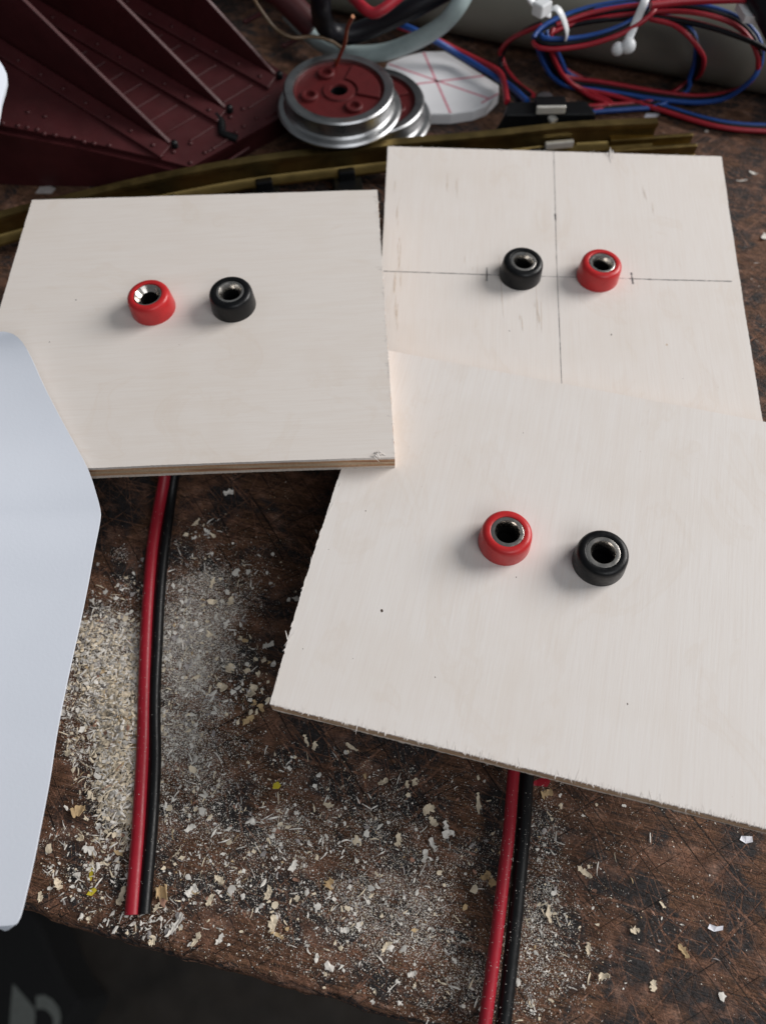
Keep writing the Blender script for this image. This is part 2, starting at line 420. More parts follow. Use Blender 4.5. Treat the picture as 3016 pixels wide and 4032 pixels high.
# front panel ------------------------------------------------------
SL1 = (0, -.010); Z1 = 22.5                     # z = Z1 + slope.(x, y)
FLp = dp(583, 1521, Z1, SL1); yaw1 = -.2913
a1 = np.array([math.cos(yaw1), math.sin(yaw1), 0]); b1 = np.array([-math.sin(yaw1), math.cos(yaw1), 0])
def onz(p, Z, sl): p = np.array(p, float); p[2] = Z+sl[0]*p[0]+sl[1]*p[1]; return p
BKl = dp(848, 759, Z1, SL1); dep = (BKl-FLp)@b1
fr = dp(1655, 1790, Z1, SL1); bkr = dp(1655, 912, Z1, SL1)
dF = (fr-FLp)/np.linalg.norm(fr-FLp); dB = (bkr-BKl)/np.linalg.norm(bkr-BKl)
BL1 = BKl-dB*1.6
c1 = [onz(BL1, Z1, SL1), onz(BL1+dB*91, Z1, SL1), onz(FLp+dF*91, Z1, SL1), onz(FLp, Z1, SL1)]
p1 = panel(c1, SL1, Z1, yaw1, M['ven1'], 'front plywood panel with torn front edge, nearest the camera', (.05, .08, .07, .10), (0, 0, 0, -1.15), 1)
fibres(p1, c1[3], c1[2], SL1, 620, .55, .11, 21, -b1, .05)
LE = [dp(x, y, Z1, SL1) for x, y in ((583, 1521), (640, 1311), (690, 1151), (745, 1017))]
for i in range(3): fibres(p1, LE[i]+np.array([.2, 0, 0]), LE[i+1]+np.array([.2, 0, 0]), SL1, 9, 1.8, .18, 30+i, (LE[i]-LE[i+1])/np.linalg.norm(LE[i]-LE[i+1])+np.array([-.12, 0, 0]), .1)
for (x, y), cl, cn, tl, dk in (((1984, 2135), 'red', 2.5, (.02, .03), True), ((2356, 2213), 'black', 2.45, (.03, -.03), False)):
    socket(p1, atp(x, y, Z1, SL1), cl, 0.3, cn, tl, 3.3, dk)
def knot(root, x, y, Z, sl, r, mat='knot'):
    c = dp(x, y, Z, sl)+np.array([0, 0, .012]); q = np.random.default_rng(int(x+y))
    P = [c+np.array([r*q.uniform(.7, 1.2)*math.cos(a), 1.5*r*q.uniform(.7, 1.2)*math.sin(a), 0]) for a in np.linspace(0, 6.28, 10)[:-1]]
    V, F = prism_geo(P, (0, 0, -.05)); mk('knot', V, F, M[mat], root)
M['halo'] = simple('knot_halo', (.58, .45, .33), .7, var=.1)
for x, y, r in ((825, 1320, .24), (790, 1104, .10), (1355, 1521, .13), (710, 1187, .07), (940, 1463, .09), (1115, 1247, .10), (763, 1423, .06), (655, 1402, .07), (1130, 935, .07)):
    knot(p1, x, y, Z1, SL1, r)

# left panel ---------------------------------------------------------
SL2 = (.030, 0.0); Z2 = 25.7
TL2, TR2, BR2 = dp(70, 432, Z2, SL2), dp(815, 410, Z2, SL2), dp(853, 988, Z2, SL2)
bl = dp(195, 1014, Z2, SL2); dfr = (bl-BR2)/np.linalg.norm(bl-BR2); lft = dp(0, 668, Z2, SL2); dl = (lft-TL2)/np.linalg.norm(lft-TL2)
A = np.array([[dl[0], -dfr[0]], [dl[1], -dfr[1]]]); t = np.linalg.solve(A, (BR2-TL2)[:2]); BL2 = onz(TL2+dl*t[0], Z2, SL2)
c2 = [TL2, TR2, BR2, BL2]
p2 = panel(c2, SL2, Z2, -.0163, M['ven2'], 'left plywood panel carrying a red socket left of a black one', (.07, .10, .05, .08), (0, 0, .35, 0), 2)
fibres(p2, c2[1], c2[2], SL2, 130, .5, .12, 41, (1, 0, 0), .08)
fibres(p2, c2[2]+np.array([-4.5, .3, 0]), c2[2]+np.array([-3.0, 1.5, 0]), SL2, 14, 1.6, .25, 42, (-.6, .6, 0), .6)
for (x, y), cl, cn, tl, dk in (((607, 1216), 'red', 3.02, (.02, -.03), True), ((922, 1204), 'black', 2.7, (.02, .0), False)):
    socket(p2, atp(x, y, Z2, SL2), cl, 0.3, cn, tl, 3.25, dk)
for x, y, r in ((165, 648, .14), (108, 739, .13), (388, 745, .07), (735, 362+300, .05)): knot(p2, x, y, Z2, SL2, r)

# back right panel with pencil cross -----------------------------------
SL3 = (0, 0); Z3 = 17.0
TL3, TR3, RE = dp(838, 316, Z3), dp(1558, 338, Z3), dp(1648, 912, Z3)
dr = (RE-TR3)/np.linalg.norm(RE-TR3); l2 = dp(826, 540, Z3); dl3 = (l2-TL3)/np.linalg.norm(l2-TL3)
c3 = [TL3, TR3, TR3+dr*93, TL3+dl3*93]
p3 = panel(c3, SL3, Z3, -.1165, M['ven3'], 'back right plywood panel with pencil cross lines and ticks', (.06, .07, .05, .05), (0, .25, 0, 0), 3)
for (x, y), cl, cn, tl, dk in (((2047, 1083), 'black', 2.5, (.03, .05), False), ((2350, 1090), 'red', 2.6, (.02, .05), False)):
    socket(p3, atp(x, y, Z3), cl, 0.3, cn, tl, 3.2, dk)
def pencil(pts, wd, seed):
    P = spline([dp(x, y, Z3)+np.array([0, 0, .02]) for x, y in pts], .5); r = np.random.default_rng(seed); V = []; F = []
    for i in range(len(P)):
        T = P[min(i+1, len(P)-1)]-P[max(i-1, 0)]; T /= np.linalg.norm(T); s = np.array([-T[1], T[0], 0])
        h = wd/2*(1+r.normal(0, .25)); V += [P[i]+s*h, P[i]-s*h]
        if i: F.append((2*i-2, 2*i-1, 2*i+1, 2*i))
    mk('pencil_line', V, F, M['pencil'], p3)
pencil([(829, 586), (950, 590), (1060, 594)], .23, 1); pencil([(1060, 594), (1200, 598), (1360, 602)], .12, 2); pencil([(1360, 602), (1430, 604.5), (1500, 606), (1580, 608)], .26, 3)
pencil([(1195.5, 322), (1199, 440), (1202, 560), (1206, 660), (1209.5, 740), (1213, 830)], .14, 4)
pencil([(1051.5, 578), (1051.5, 607)], .32, 5); pencil([(1363, 589), (1365, 602), (1367, 614)], .34, 6); pencil([(1199, 462), (1200, 476)], .45, 7)
for x, y, r in ((1320, 723, .16), (1440, 745, .22), (1100, 715, .14), (1475, 818, .07)): knot(p3, x, y, Z3, SL3, r, 'knot' if r < .2 else 'halo')
M['torn'] = simple('torn_grain', (.66, .565, .485), .75, var=.15, vs=1)
for (x0, y0, x1, y1), nn in (((852, 400, 866, 560), 10), ((858, 520, 868, 640), 10), ((850, 600, 862, 755), 14), ((1000, 560, 1130, 700), 8), ((1150, 640, 1180, 740), 7), ((1390, 420, 1410, 450), 4), ((900, 350, 1000, 420), 4)):
    fibres(p3, dp(x0, y0, Z3), dp(x1, y1, Z3), SL3, nn, 4.5, .15, int(x0+y0), (-.116, -.993, 0), .02, 'torn', 'lifted_grain', .03)
fibres(p3, c3[0], c3[1], SL3, 60, .7, .13, 61, (0, 1, 0), .15)
fibres(p3, dp(1285, 330, Z3), dp(1325, 332, Z3), SL3, 5, 3.0, .3, 62, (.15, 1, 0), .9)

# ------------------------------------------------------------------ speaker cables
def cable(label, red, blk, rr, rb):
    P = spline(red, 1.5); root = empty('twin_cable', (P[-1][0], P[-1][1], 0), 0, label, 'cable', 'red and black twin cables')
    tube('red_conductor', red, rr, M['redw'], root, 16)
    tube('black_conductor', blk, rb, M['blkw'], root, 16)
    return root
R1 = [(362, 985, 9), (355, 1040, 5), (344, 1100, 2.5), (331, 1180, 1.5), (322, 1290, 1.4), (316, 1400, 1.4), (313, 1500, 1.4), (311, 1600, 1.4), (306, 1700, 1.4), (300, 1800, 1.4), (292, 1900, 1.4), (286, 1977, 1.4)]
B1 = [(384, 985, 7), (375, 1040, 4), (367, 1100, 1.8), (354, 1200, 1.25), (345, 1300, 1.25), (340, 1400, 1.25), (336, 1480, 1.25), (335, 1560, 1.25), (336, 1640, 1.25), (331, 1750, 1.25), (323, 1850, 1.25), (317, 1915, 1.25), (312, 1975, 1.25)]
cable('red and black twin cable running from the left panel to a cut end', [dp(*p) for p in R1], [dp(*p) for p in B1], 1.38, 1.22)
R2 = [(1115, 1620, 6), (1108, 1685, 5.5), (1100, 1790, 5), (1087, 1900, 5), (1074, 2010, 5), (1061, 2110, 5), (1047, 2215, 5), (1030, 2330, 3)]
B2 = [(1145, 1620, 4), (1137, 1690, 3.6), (1131, 1790, 3.4), (1121, 1900, 3.4), (1110, 2010, 3.4), (1099, 2110, 3.4), (1087, 2215, 3.4), (1072, 2330, 1.5)]
cable('red and black twin cable leaving the front panel, passing the bottom of the picture', [dp(*p) for p in R2], [dp(*p) for p in B2], 1.15, 1.38)

# ------------------------------------------------------------------ white card on the left
bd = [(8, 716, 33), (30, 722, 33), (50, 740, 32), (68, 772, 31), (95, 832, 30.5), (130, 900, 30), (160, 955, 29.5), (190, 1012, 29.5), (206, 1060, 29), (216, 1098, 28), (216, 1124, 27.5), (203, 1190, 27), (190, 1262, 26), (172, 1350, 25.5), (152, 1440, 25), (135, 1520, 25), (121, 1595, 25), (108, 1680, 26), (92, 1765, 27), (73, 1860, 28), (57, 1930, 29), (44, 1980, 30), (34, 1998, 30)]
Bd = spline([dp(a, b_, z-4) for a, b_, z in bd], 2.0)
V = []; F = []; nu = 26; root = empty('folded_card', (-85, 60, 24), 0, 'white folded card standing out at the left edge over the left panel', 'card')
for i, p in enumerate(Bd):
    tt = i/(len(Bd)-1)
    far = np.array([-150., p[1]+2-6*tt, p[2]+5-2*tt])
    for k in range(nu):
        s = (k/(nu-1))
        q = p+(far-p)*s
        q = q+np.array([0, 0, 1.6*math.sin(math.pi*s)**2*(0.35+.65*math.sin(math.pi*tt))+.35*math.sin(p[1]*.09+s*3)*min(1, s*2)**2])
        yf = 83.0; q = q-np.array([0, 0, (.13*(q[1]-yf) if q[1] > yf else .05*(yf-q[1]))*min(1, s*2.2)])
        V.append(q)
for i in range(len(Bd)-1):
    for k in range(nu-1): F.append((i*nu+k, i*nu+k+1, (i+1)*nu+k+1, (i+1)*nu+k))
V = np.array(V); nb_ = len(V); dn = np.array([0, 0, -.45]); V2 = V+dn
rim = [i*nu for i in range(len(Bd))]; rim = [k for k in range(nu-1, 0, -1)]+rim+[(len(Bd)-1)*nu+k for k in range(1, nu)]
W = np.vstack([V, V2, V[rim], V2[rim]]); m_ = len(rim); k0 = 2*nb_
F = F+[tuple(i+nb_ for i in f[::-1]) for f in F]+[(k0+i, k0+i+1, k0+m_+i+1, k0+m_+i) for i in range(m_-1)]
mk('card_face', W, F, M['paper'], root, smooth=True)
lowp = [dp(34, 1998, 25), dp(20, 2010, 23), dp(0, 2004, 22), dp(-60, 1985, 22)]
top2 = [dp(34, 1996, 25.2), dp(18, 1978, 23), dp(-5, 1964, 22), dp(-60, 1940, 22)]
V = [*lowp, *top2]; F = [(0, 1, 5, 4), (1, 2, 6, 5), (2, 3, 7, 6)]
o = autosmooth(mk('curled_flap', V, F, M['paper'], root), 60); sd = o.modifiers.new('thickness', 'SOLIDIFY'); sd.thickness = .0006
# second bit of white card further back
root = empty('card_corner', (*atp(-60, 380, 30)[:2], 20), 0, 'small bluish white card corner at the upper left picture edge', 'card')
cp = [(-160, 160), (-20, 205), (5, 232), (25, 262), (38, 290), (40, 320), (30, 360), (18, 400), (12, 440), (2, 490), (-12, 560), (-160, 600)]
V, F = prism_geo([atp(x-10, y, 42-.03*(x+60)) for x, y in cp][::-1], (-.3, 0, -1.2)); mk('card_face', V, F, M['paper'], root)

# ------------------------------------------------------------------ curved brass track behind the panels
ZH, ZF = 12.2, 5.0
hd = [(-420, 960), (0, 843), (213, 790), (580, 703), (967, 630), (1354, 582), (1600, 553), (1900, 527), (2237, 491), (2588, 473)]
HP = spline([atp(x, y, ZH) for x, y in hd], 4.0)
NRM = np.gradient(HP, axis=0); NRM /= np.linalg.norm(NRM, axis=1)[:, None]; NRM = np.stack([NRM[:, 1], -NRM[:, 0], 0*NRM[:, 0]], 1)   # towards the camera
root = empty('curved_track', (HP[len(HP)//2][0], HP[len(HP)//2][1], 0), 0, 'curved brass model railway track running behind the plywood panels', 'railway track')
RP = [(-1.35, 0), (1.35, 0), (1.45, -.5), (1.3, -1.6), (.5, -2.2), (.45, -6.0), (1.2, -6.7), (3.0, -7.2), (3.0, -7.9), (-3.0, -7.9), (-3.0, -7.2), (-1.2, -6.7), (-.45, -6.0), (-.5, -2.2), (-1.3, -1.6), (-1.45, -.5)]
def rail(name, off):
    V = []; F = []; m = len(RP)
    for i, p in enumerate(HP):
        for (a, z) in RP: V.append(p+NRM[i]*(a+off)+np.array([0, 0, z]))
    for i in range(len(HP)-1):
        for k in range(m): F.append((i*m+k, i*m+(k+1) % m, (i+1)*m+(k+1) % m, (i+1)*m+k))
    F += [tuple(range(m-1, -1, -1)), tuple((len(HP)-1)*m+k for k in range(m))]
    return autosmooth(mk(name, V, F, M['brass'], root), 30)
rail('rail', 0); rail('rail', 45)
def nearest(px, py, z): q = atp(px, py, z); return int(np.argmin(((HP-q)[:, :2]**2).sum(1)))
for px, py in ((330, 800), (640, 745), (1040, 690), (1385, 640), (1740, 590), (2090, 560)):
    i = nearest(px, py, ZF); p = HP[i]; ang = math.atan2(-NRM[i][1], -NRM[i][0])
    c = p+NRM[i]*22.5; V, F = box_geo((c[0], c[1], 2.1), 66, 8.5, 4.0, ang); sl = bevel(mk('sleeper', V, F, M['black'], root), .4)
    WORLD[sl.name] = WORLD[root.name]
    for off in (0, 45):
        for sd_ in (-1, 1):
            q = p+NRM[i]*(off+sd_*2.9); V, F = box_geo((q[0], q[1], 5.2), 2.6, 5.0, 3.4, ang); bevel(mk('rail_chair', V, F, M['black'], sl), .5)
jc = atp(2570, 566, 6.0); i = nearest(2500, 560, 6); ang = math.atan2(NRM[i][0], -NRM[i][1])
root = empty('rail_joiner', (jc[0], jc[1], 0), 0, 'brass rail joiner with dark lower edge beyond the end of the rail', 'rail joiner')
A_, B_ = atp(2405, 578, 6.5), atp(2733, 556, 6.5)
d = (B_-A_); L = np.linalg.norm(d); ang = math.atan2(d[1], d[0]); mid = (A_+B_)/2
for nm, dy, z, sy, sz, mt in (('foot_clamp', 0, 3.6, 6.5, 1.4, 'brass'), ('side_plate', -2.4, 5.8, 1.3, 3.0, 'brass'), ('side_plate', 2.4, 5.8, 1.3, 3.0, 'brass'), ('insulating_base', -.3, 1.5, 9.0, 2.8, 'black')):
    c = mid+np.array([-math.sin(ang), math.cos(ang), 0])*dy; V, F = box_geo((c[0], c[1], z), L, sy, sz, ang); bevel(mk(nm, V, F, M[mt], root), .3)

# black terminal clip -------------------------------------------------
root = empty('terminal_clip', (*atp(2180, 450, 5)[:2], 0), 0, 'black plastic track terminal clip with metal tabs and screw', 'terminal clip')
Zc = 11.5
top = [atp(2000, 400, Zc), atp(2310, 397, Zc), atp(2345, 447, Zc), atp(1990, 450, Zc)]
bot = [atp(1985, 392, Zc)+np.array([0, 2, -Zc+.2]), atp(2316, 392, Zc)+np.array([0, 2, -Zc+.2]), atp(2358, 447, Zc)+np.array([2, -1.5, -Zc+.2]), atp(1935, 455, Zc)+np.array([-2, -1.5, -Zc+.2])]
V = top+bot; F = [(3, 2, 1, 0), (4, 5, 6, 7), (0, 1, 5, 4), (1, 2, 6, 5), (2, 3, 7, 6), (3, 0, 4, 7)]
bevel(mk('housing', V, F, M['black'], root), .5)
q = atp(2168, 415, Zc+1.2); V, F = box_geo(q, 9.0, 6.0, 2.2, -.05); bevel(mk('raised_bridge', V, F, M['black'], root), .4)
q = atp(2168, 432, Zc+2); V, F = box_geo(q, 8.6, 1.0, 2.4, -.05); bevel(mk('metal_tab', V, F, M['tab'], root), .3)
q = atp(2145, 385, Zc+1.5); lathe('screw_head', q, [(0, -3), (2.7, -3), (2.8, -.4), (2.2, .5), (0, .9)], M['tyre'], root, 24)
tube('screw_pin', [atp(2155, 448, Zc-1), atp(2168, 462, Zc-1.5), atp(2182, 480, Zc-2)], 1.3, M['tab'], root)
q = atp(2200, 569, 7.2); V, F = box_geo(q, 8.6, 1.4, 2.2, .07); bevel(mk('lower_metal_tab', V, F, M['tab'], root), .3)
q2 = atp(2200, 545, 6.0); V, F = box_geo((q2[0], q2[1], 5.6), 9.5, 7.0, 1.2, .07); bevel(mk('tab_plate', V, F, M['brass'], root), .2)

# ------------------------------------------------------------------ wheels
def wheel(label, px, py, ztop, R, tl, spin):
    c = atp(px, py, ztop); T = tilt(*tl); Tz = T @ np.array([[math.cos(spin), -math.sin(spin), 0], [math.sin(spin), math.cos(spin), 0], [0, 0, 1]])
    root = empty('flanged_wheel', (c[0], c[1], 0), 0, label, 'wheel', 'flanged model railway wheels')
    k = R/17.5
    pr = [(14.4, -1.0), (14.5, -.1), (15.0, .05), (17.0, 0), (17.5, -.5), (17.2, -2.6), (17.3, -4.8), (17.9, -5.5), (19.4, -5.9), (20.0, -6.5), (19.8, -7.2), (18.6, -7.5), (14.4, -7.5), (14.4, -1.0)]
    lathe('tyre', c, [(a*k, z*k) for a, z in pr], M['tyre'], root, 72, T, 30)
    hub = lathe('wheel_centre', c, [(0, -6), (14.42*k, -6), (14.42*k, -1.1*k), (13.9*k, -1.0*k), (13.6*k, -1.5*k), (5.2*k, -1.5*k), (4.9*k, -.9*k), (2.9*k, -.8*k), (2.7*k, -1.2*k), (2.6*k, -5*k), (0, -5*k)], M['wheelred'], root, 56, T, 30)
    WORLD[hub.name] = WORLD[root.name]
    for a, rr in ((115, 9.4), (195, 9.6), (300, 9.2)):
        a = math.radians(a); q = Tz @ np.array([rr*k*math.cos(a), rr*k*math.sin(a), 0])
        lathe('boss', c+q, [(2.9*k, -1.6*k), (2.8*k, -.6*k), (2.4*k, -.35*k), (1.7*k, -.4*k), (1.5*k, -.8*k), (1.4*k, -3*k), (0, -3*k)], M['wheelred'], hub, 24, T, 30)
    poly = []
    for a in np.linspace(-18, 70, 14): poly.append((13.2*math.cos(math.radians(a)), 13.2*math.sin(math.radians(a))))
    for a in np.linspace(70, -18, 8): poly.append((5.9*math.cos(math.radians(a)), 5.9*math.sin(math.radians(a))))
    P = np.array([c+Tz @ np.array([x*k, y*k, -.75*k]) for x, y in poly])[::1]; V, F = prism_geo(P, T @ np.array([0, 0, -1.0*k])); bevel(mk('counterweight', V, F, M['wheelred'], hub), .25)
    lathe('hub_bore', c, [(0, -4.6*k), (2.55*k, -4.6*k), (2.55*k, -1.5*k), (2.2*k, -1.5*k), (2.2*k, -4.5*k), (0, -4.5*k)], M['black'], hub, 24, T)
    return root, c, T
wheel('right flanged wheel, lower and partly hidden beneath the other wheel', 1462, 388, 11.5, 16.3, (.0, .03), .6)
wA, wc, wT = wheel('left flanged wheel with red centre, leaning on top of the other', 1334, 343, 20.5, 16.2, (.02, .04), 0.0)
tube('copper_wire', [atp(1322, 258, 19.0), atp(1340, 215, 25), atp(1358, 170, 31), atp(1366, 115, 36), atp(1376, 90, 39), atp(1390, 64, 42)], .55, M['copper'], None, 8, base=atp(1322, 258, 16))
tag(bpy.data.objects['copper_wire'], 'thin bare copper wire sticking up from the red wheel centre', 'wire')

# ------------------------------------------------------------------ white foam disc with red lines
root = empty('foam_disc', (*atp(1740, 330, 0)[:2], 0), 0, 'white many-sided foam disc with crossed red ink lines', 'disc')
oct_ = [(1525, 245), (1600, 218), (1668, 202), (1760, 200), (1800, 222), (1880, 270), (1962, 328), (1964, 366), (1915, 415), (1862, 435), (1775, 448), (1680, 448), (1610, 430), (1545, 380), (1500, 300)]
ZD = 4.0
P = [atp(x, y, ZD) for x, y in oct_][::-1]; V, F = prism_geo(P, (0, 0, -3.8)); bevel(mk('foam_body', V, F, M['foam'], root), .3, 1)
def inkline(a, bq, wd=.75):
    A, B = atp(*a, ZD+.03), atp(*bq, ZD+.03); d = (B-A)/np.linalg.norm(B-A); s = np.array([-d[1], d[0], 0])*wd/2
    P = [A+s, A-s, B-s, B+s]; V, F = prism_geo(P, (0, 0, -.02)); mk('ink_line', V, F, M['redink'], root)
inkline((1668, 206), (1773, 445)); inkline((1530, 252), (1925, 388)); inkline((1600, 335), (1906, 298), .8); inkline((1895, 405), (1962, 368), .7)

# ------------------------------------------------------------------ conduits, hoses and wires at the back
def pipe(label, A, B, r, inner=.86):
    A, B = np.asarray(A), np.asarray(B); root = empty('grey_conduit', (*((A+B)/2)[:2], 0), 0, label, 'pipe', 'grey conduits')
    V, F = tube_geo(np.linspace(A, B, 24), r, 40, 1, True); autosmooth(mk('tube', V, F, M['pipe'], root), 40)
    return root
A = atp(1350, -60, 0); B = atp(3016, 400, 0)
pd = (B-A)/np.linalg.norm(B-A); pn = np.array([-pd[1], pd[0], 0])
rP = 11.5
C0 = atp(2271, 250, 0)+pn*rP*.55; C1 = atp(3016, 395, 0)+pn*rP*.55; pd = (C1-C0)/np.linalg.norm(C1-C0); pn = np.array([-pd[1], pd[0], 0])
C0[2] = C1[2] = rP
pipe('front grey plastic conduit lying under the coiled wire', C0-pd*170, C1+pd*80, rP)
pipe('rear grey plastic conduit behind the front conduit', C0-pd*120+pn*25, C1+pd*90+pn*21, rP)

tube('pale_hose', [atp(1140, 60, 6), atp(1210, 130, 6), atp(1290, 185, 6), atp(1371, 212, 7), atp(1504, 207, 9), atp(1625, 166, 14), atp(1733, 103, 20), atp(1800, 30, 26), atp(1850, -60, 30)], 2.6, M['hose'], None, 16, base=atp(1371, 212, 0))
tag(bpy.data.objects['pale_hose'], 'pale blue-grey hose curving behind the wheels', 'hose')
tube('black_cable', [atp(1255, -120, 42), atp(1262, 0, 34), atp(1268, 70, 26), atp(1300, 125, 20), atp(1380, 135, 18), atp(1490, 95, 20), atp(1620, 35, 24), atp(1760, -40, 28)], 3.0, M['blkt'], None, 16, base=atp(1380, 130, 0))
tag(bpy.data.objects['black_cable'], 'thick black cable bent in a loop above the wheels', 'cable')
tube('brown_wire', [atp(985, -40, 34), atp(1002, 0, 33), atp(1044, 63, 30), atp(1086, 114, 27), atp(1150, 148, 25), atp(1234, 144, 22), atp(1300, 160, 19), atp(1345, 190, 17)], .55, M['brownw'], None, 8, base=atp(1086, 114, 0))
tag(bpy.data.objects['brown_wire'], 'thin brown wire crossing the maroon underframe', 'wire')
tube('red_wire', [atp(1370, -30, 30), atp(1425, 25, 30), atp(1468, 52, 29), atp(1510, 35, 30), atp(1590, -30, 32)], 1.6, M['redt'], None, 10, base=atp(1468, 52, 0))
tag(bpy.data.objects['red_wire'], 'short red wire bent to a point at the top edge', 'wire')

def ribbon(root, pts, twist=(0, 0), cols=('redt', 'blkt', 'blut'), r=.72, sp=1.45):
    """wires side by side; twist gives the turn of the row at the start and the end"""
    C = spline(pts, 2.0); n = len(C); T = np.gradient(C, axis=0); T /= np.linalg.norm(T, axis=1)[:, None]
    H = np.stack([T[:, 1], -T[:, 0], 0*T[:, 0]], 1); H /= np.linalg.norm(H, axis=1)[:, None]+1e-9
    U = np.cross(T, H); U *= np.sign(U[:, 2:3]+1e-9)
    th = np.radians(np.linspace(twist[0], twist[1], n))
    for k, cn in enumerate(cols):
        off = (k-(len(cols)-1)/2)*sp
        P = C+off*(np.cos(th)[:, None]*H+np.sin(th)[:, None]*U)
        V, F = tube_geo(P, r, 8); o = autosmooth(mk({'redt': 'red_strand', 'blkt': 'black_strand', 'blut': 'blue_strand'}[cn], V, F, M[cn], root), 60)
root = empty('wire_coil', (*z3(800, 400, 0)[:2], 0), 0, 'coil of red, black and blue ribbon wire held by white ties', 'wire coil')
Z = lambda L: [z3(*p) for p in L]
ribbon(root, Z([(315, 240, 21), (345, 330, 15), (400, 420, 8), (500, 478, 3), (700, 505, 2.5), (1000, 555, 2.5), (1250, 580, 3), (1430, 555, 6), (1550, 485, 12), (1615, 380, 18), (1605, 270, 23), (1545, 175, 26), (1430, 100, 28), (1250, 52, 29), (1050, 42, 28), (800, 62, 27), (600, 95, 25), (450, 135, 24), (355, 190, 23), (315, 240, 22)]), (320, 400))
ribbon(root, Z([(318, 225, 23), (345, 252, 23), (450, 258, 23), (600, 240, 24), (750, 198, 26), (870, 142, 28), (950, 85, 30), (985, 30, 31), (990, -50, 32)]), (140, 200), ('redt', 'blkt', 'blut'))
ribbon(root, Z([(380, 200, 22), (480, 150, 23), (700, 110, 25), (950, 98, 26), (1150, 118, 26), (1350, 165, 26), (1560, 240, 25), (1720, 320, 22)]), (0, 30), ('redt', 'blkt'))
ribbon(root, Z([(980, 95, 26), (1120, 130, 25.5), (1215, 200, 24), (1262, 300, 19), (1255, 400, 11), (1210, 480, 5), (1140, 545, 2), (1000, 605, 1.6), (850, 622, 1.6), (600, 640, 1.6)]), (180, 180), ('redt', 'blkt', 'blut'))
ribbon(root, Z([(360, 260, 20), (390, 340, 14), (450, 430, 7), (560, 505, 2), (750, 545, 1.6), (1000, 618, 1.6), (1300, 708, 1.6), (1500, 742, 1.6), (1760, 752, 1.6)]), (200, 180), ('redt', 'blkt', 'blut'))
ribbon(root, Z([(430, 130, 23), (385, 190, 23), (405, 260, 20), (440, 340, 12), (480, 410, 5), (580, 465, 2)]), (0, 0), ('redt', 'blut'))
ribbon(root, Z([(560, 510, 1.6), (640, 560, 1.6), (740, 605, 1.6), (640, 640, 1.6)]), (0, 0), ('redt', 'redt'))
ribbon(root, Z([(420, 130, 24), (620, 62, 26), (850, 20, 28), (1050, 5, 29)]), (180, 180), ('redt', 'blkt', 'blut'))
ribbon(root, Z([(345, 140, 23), (240, 185, 20), (155, 240, 14), (112, 305, 8), (115, 380, 4), (175, 470, 4), (285, 555, 9)]), (0, 20), ('redt', 'blkt'))
root = empty('feed_wire', (*atp(1800, 200, 0)[:2], 0), 0, 'red and blue wire pair lying across the foam disc to the clip', 'wire')
P = [atp(*p) for p in ((1560, 100, 14), (1640, 128, 13), (1720, 158, 11), (1800, 198, 8.5), (1872, 233, 8), (1942, 268, 8), (1974, 296, 9), (1986, 337, 10), (1996, 402, 11))]
tube('red_strand', P, .95, M['redt'], root, 10)
P = [atp(*p) for p in ((1575, 95, 15), (1640, 122, 14), (1720, 163, 11.5), (1800, 211, 8), (1872, 255, 7.5), (1945, 302, 7), (2003, 335, 8), (2075, 400, 10))]
tube('blue_strand', P, .95, M['blut'], root, 10)
P = [atp(*p) for p in ((1570, 106, 13), (1640, 133, 12), (1720, 170, 10), (1800, 219, 7), (1872, 264, 6.8), (1945, 311, 6.5), (1980, 335, 6.5), (2040, 400, 8))]
tube('black_strand', P, .9, M['blkt'], root, 10)
def loopring(root, p, r, rad):
    pass
root = empty('cable_tie', (*z3(450, 120, 24)[:2], 20), 0, 'white cable tie with its square head around the left of the coil', 'cable tie', 'white cable ties')
tube('strap', Z([(390, 60, 33), (425, 45, 34), (455, 75, 33), (478, 130, 30), (492, 185, 27), (485, 222, 24)]), 1.35, M['tie'], root, 12, flat=.35)
tube('tail', Z([(240, -60, 40), (290, 10, 37), (335, 55, 35), (385, 78, 33)]), 1.6, M['tie'], root, 12, flat=.5)
q = z3(345, 45, 36); V, F = box_geo(q, 4.4, 3.8, 3.6, .7); bevel(mk('head', V, F, M['tie'], root), .5)
root = empty('cable_tie', (*z3(870, 200, 22)[:2], 18), 0, 'white cable tie with two beads hanging at the middle of the coil', 'cable tie', 'white cable ties')
tube('strap', Z([(960, -40, 34), (935, 30, 33), (905, 100, 30), (880, 160, 28), (850, 230, 26)]), 1.15, M['tie'], root, 12, flat=.4)
for x, y, z, r in ((788, 286, 23.5, 1.9), (848, 268, 24.5, 2.2)):
    c = z3(x, y, z); lathe('bead', c, [(r*math.sin(a), -r*math.cos(a)) for a in np.linspace(0, math.pi, 13)], M['tie'], root, 20, None, 60)
# white strip with a red line and a black bar at the upper right
root = empty('white_strip', (*atp(2950, 40, 30)[:2], 20), 0, 'white strip with a red line beside a black bar at upper right', 'strip')
P = [atp(x, y, 33) for x, y in ((2900, 10), (2945, 10), (2990, 70), (2935, 62))][::-1]; V, F = prism_geo(P, (0, 0, -2)); mk('strip_body', V, F, M['foam'], root)
P = [atp(x, y, 33.05) for x, y in ((2938, 12), (2944, 12), (2976, 66), (2968, 66))][::-1]; V, F = prism_geo(P, (0, 0, -.03)); mk('red_line', V, F, M['redink'], root)
tube('black_bar', [atp(2975, -60, 36), atp(3040, 60, 34), atp(3110, 190, 32)], 4.2, M['blkt'], None, 14, base=atp(3040, 60, 0))
tag(bpy.data.objects['black_bar'], 'thick black cable at the upper right corner of the picture', 'cable')
tube('red_wire', [atp(2560, 20, 34), atp(2700, 4, 34), atp(2850, -2, 34), atp(2990, -6, 34)], 1.1, M['redt'], None, 10, base=atp(2700, 4, 0))
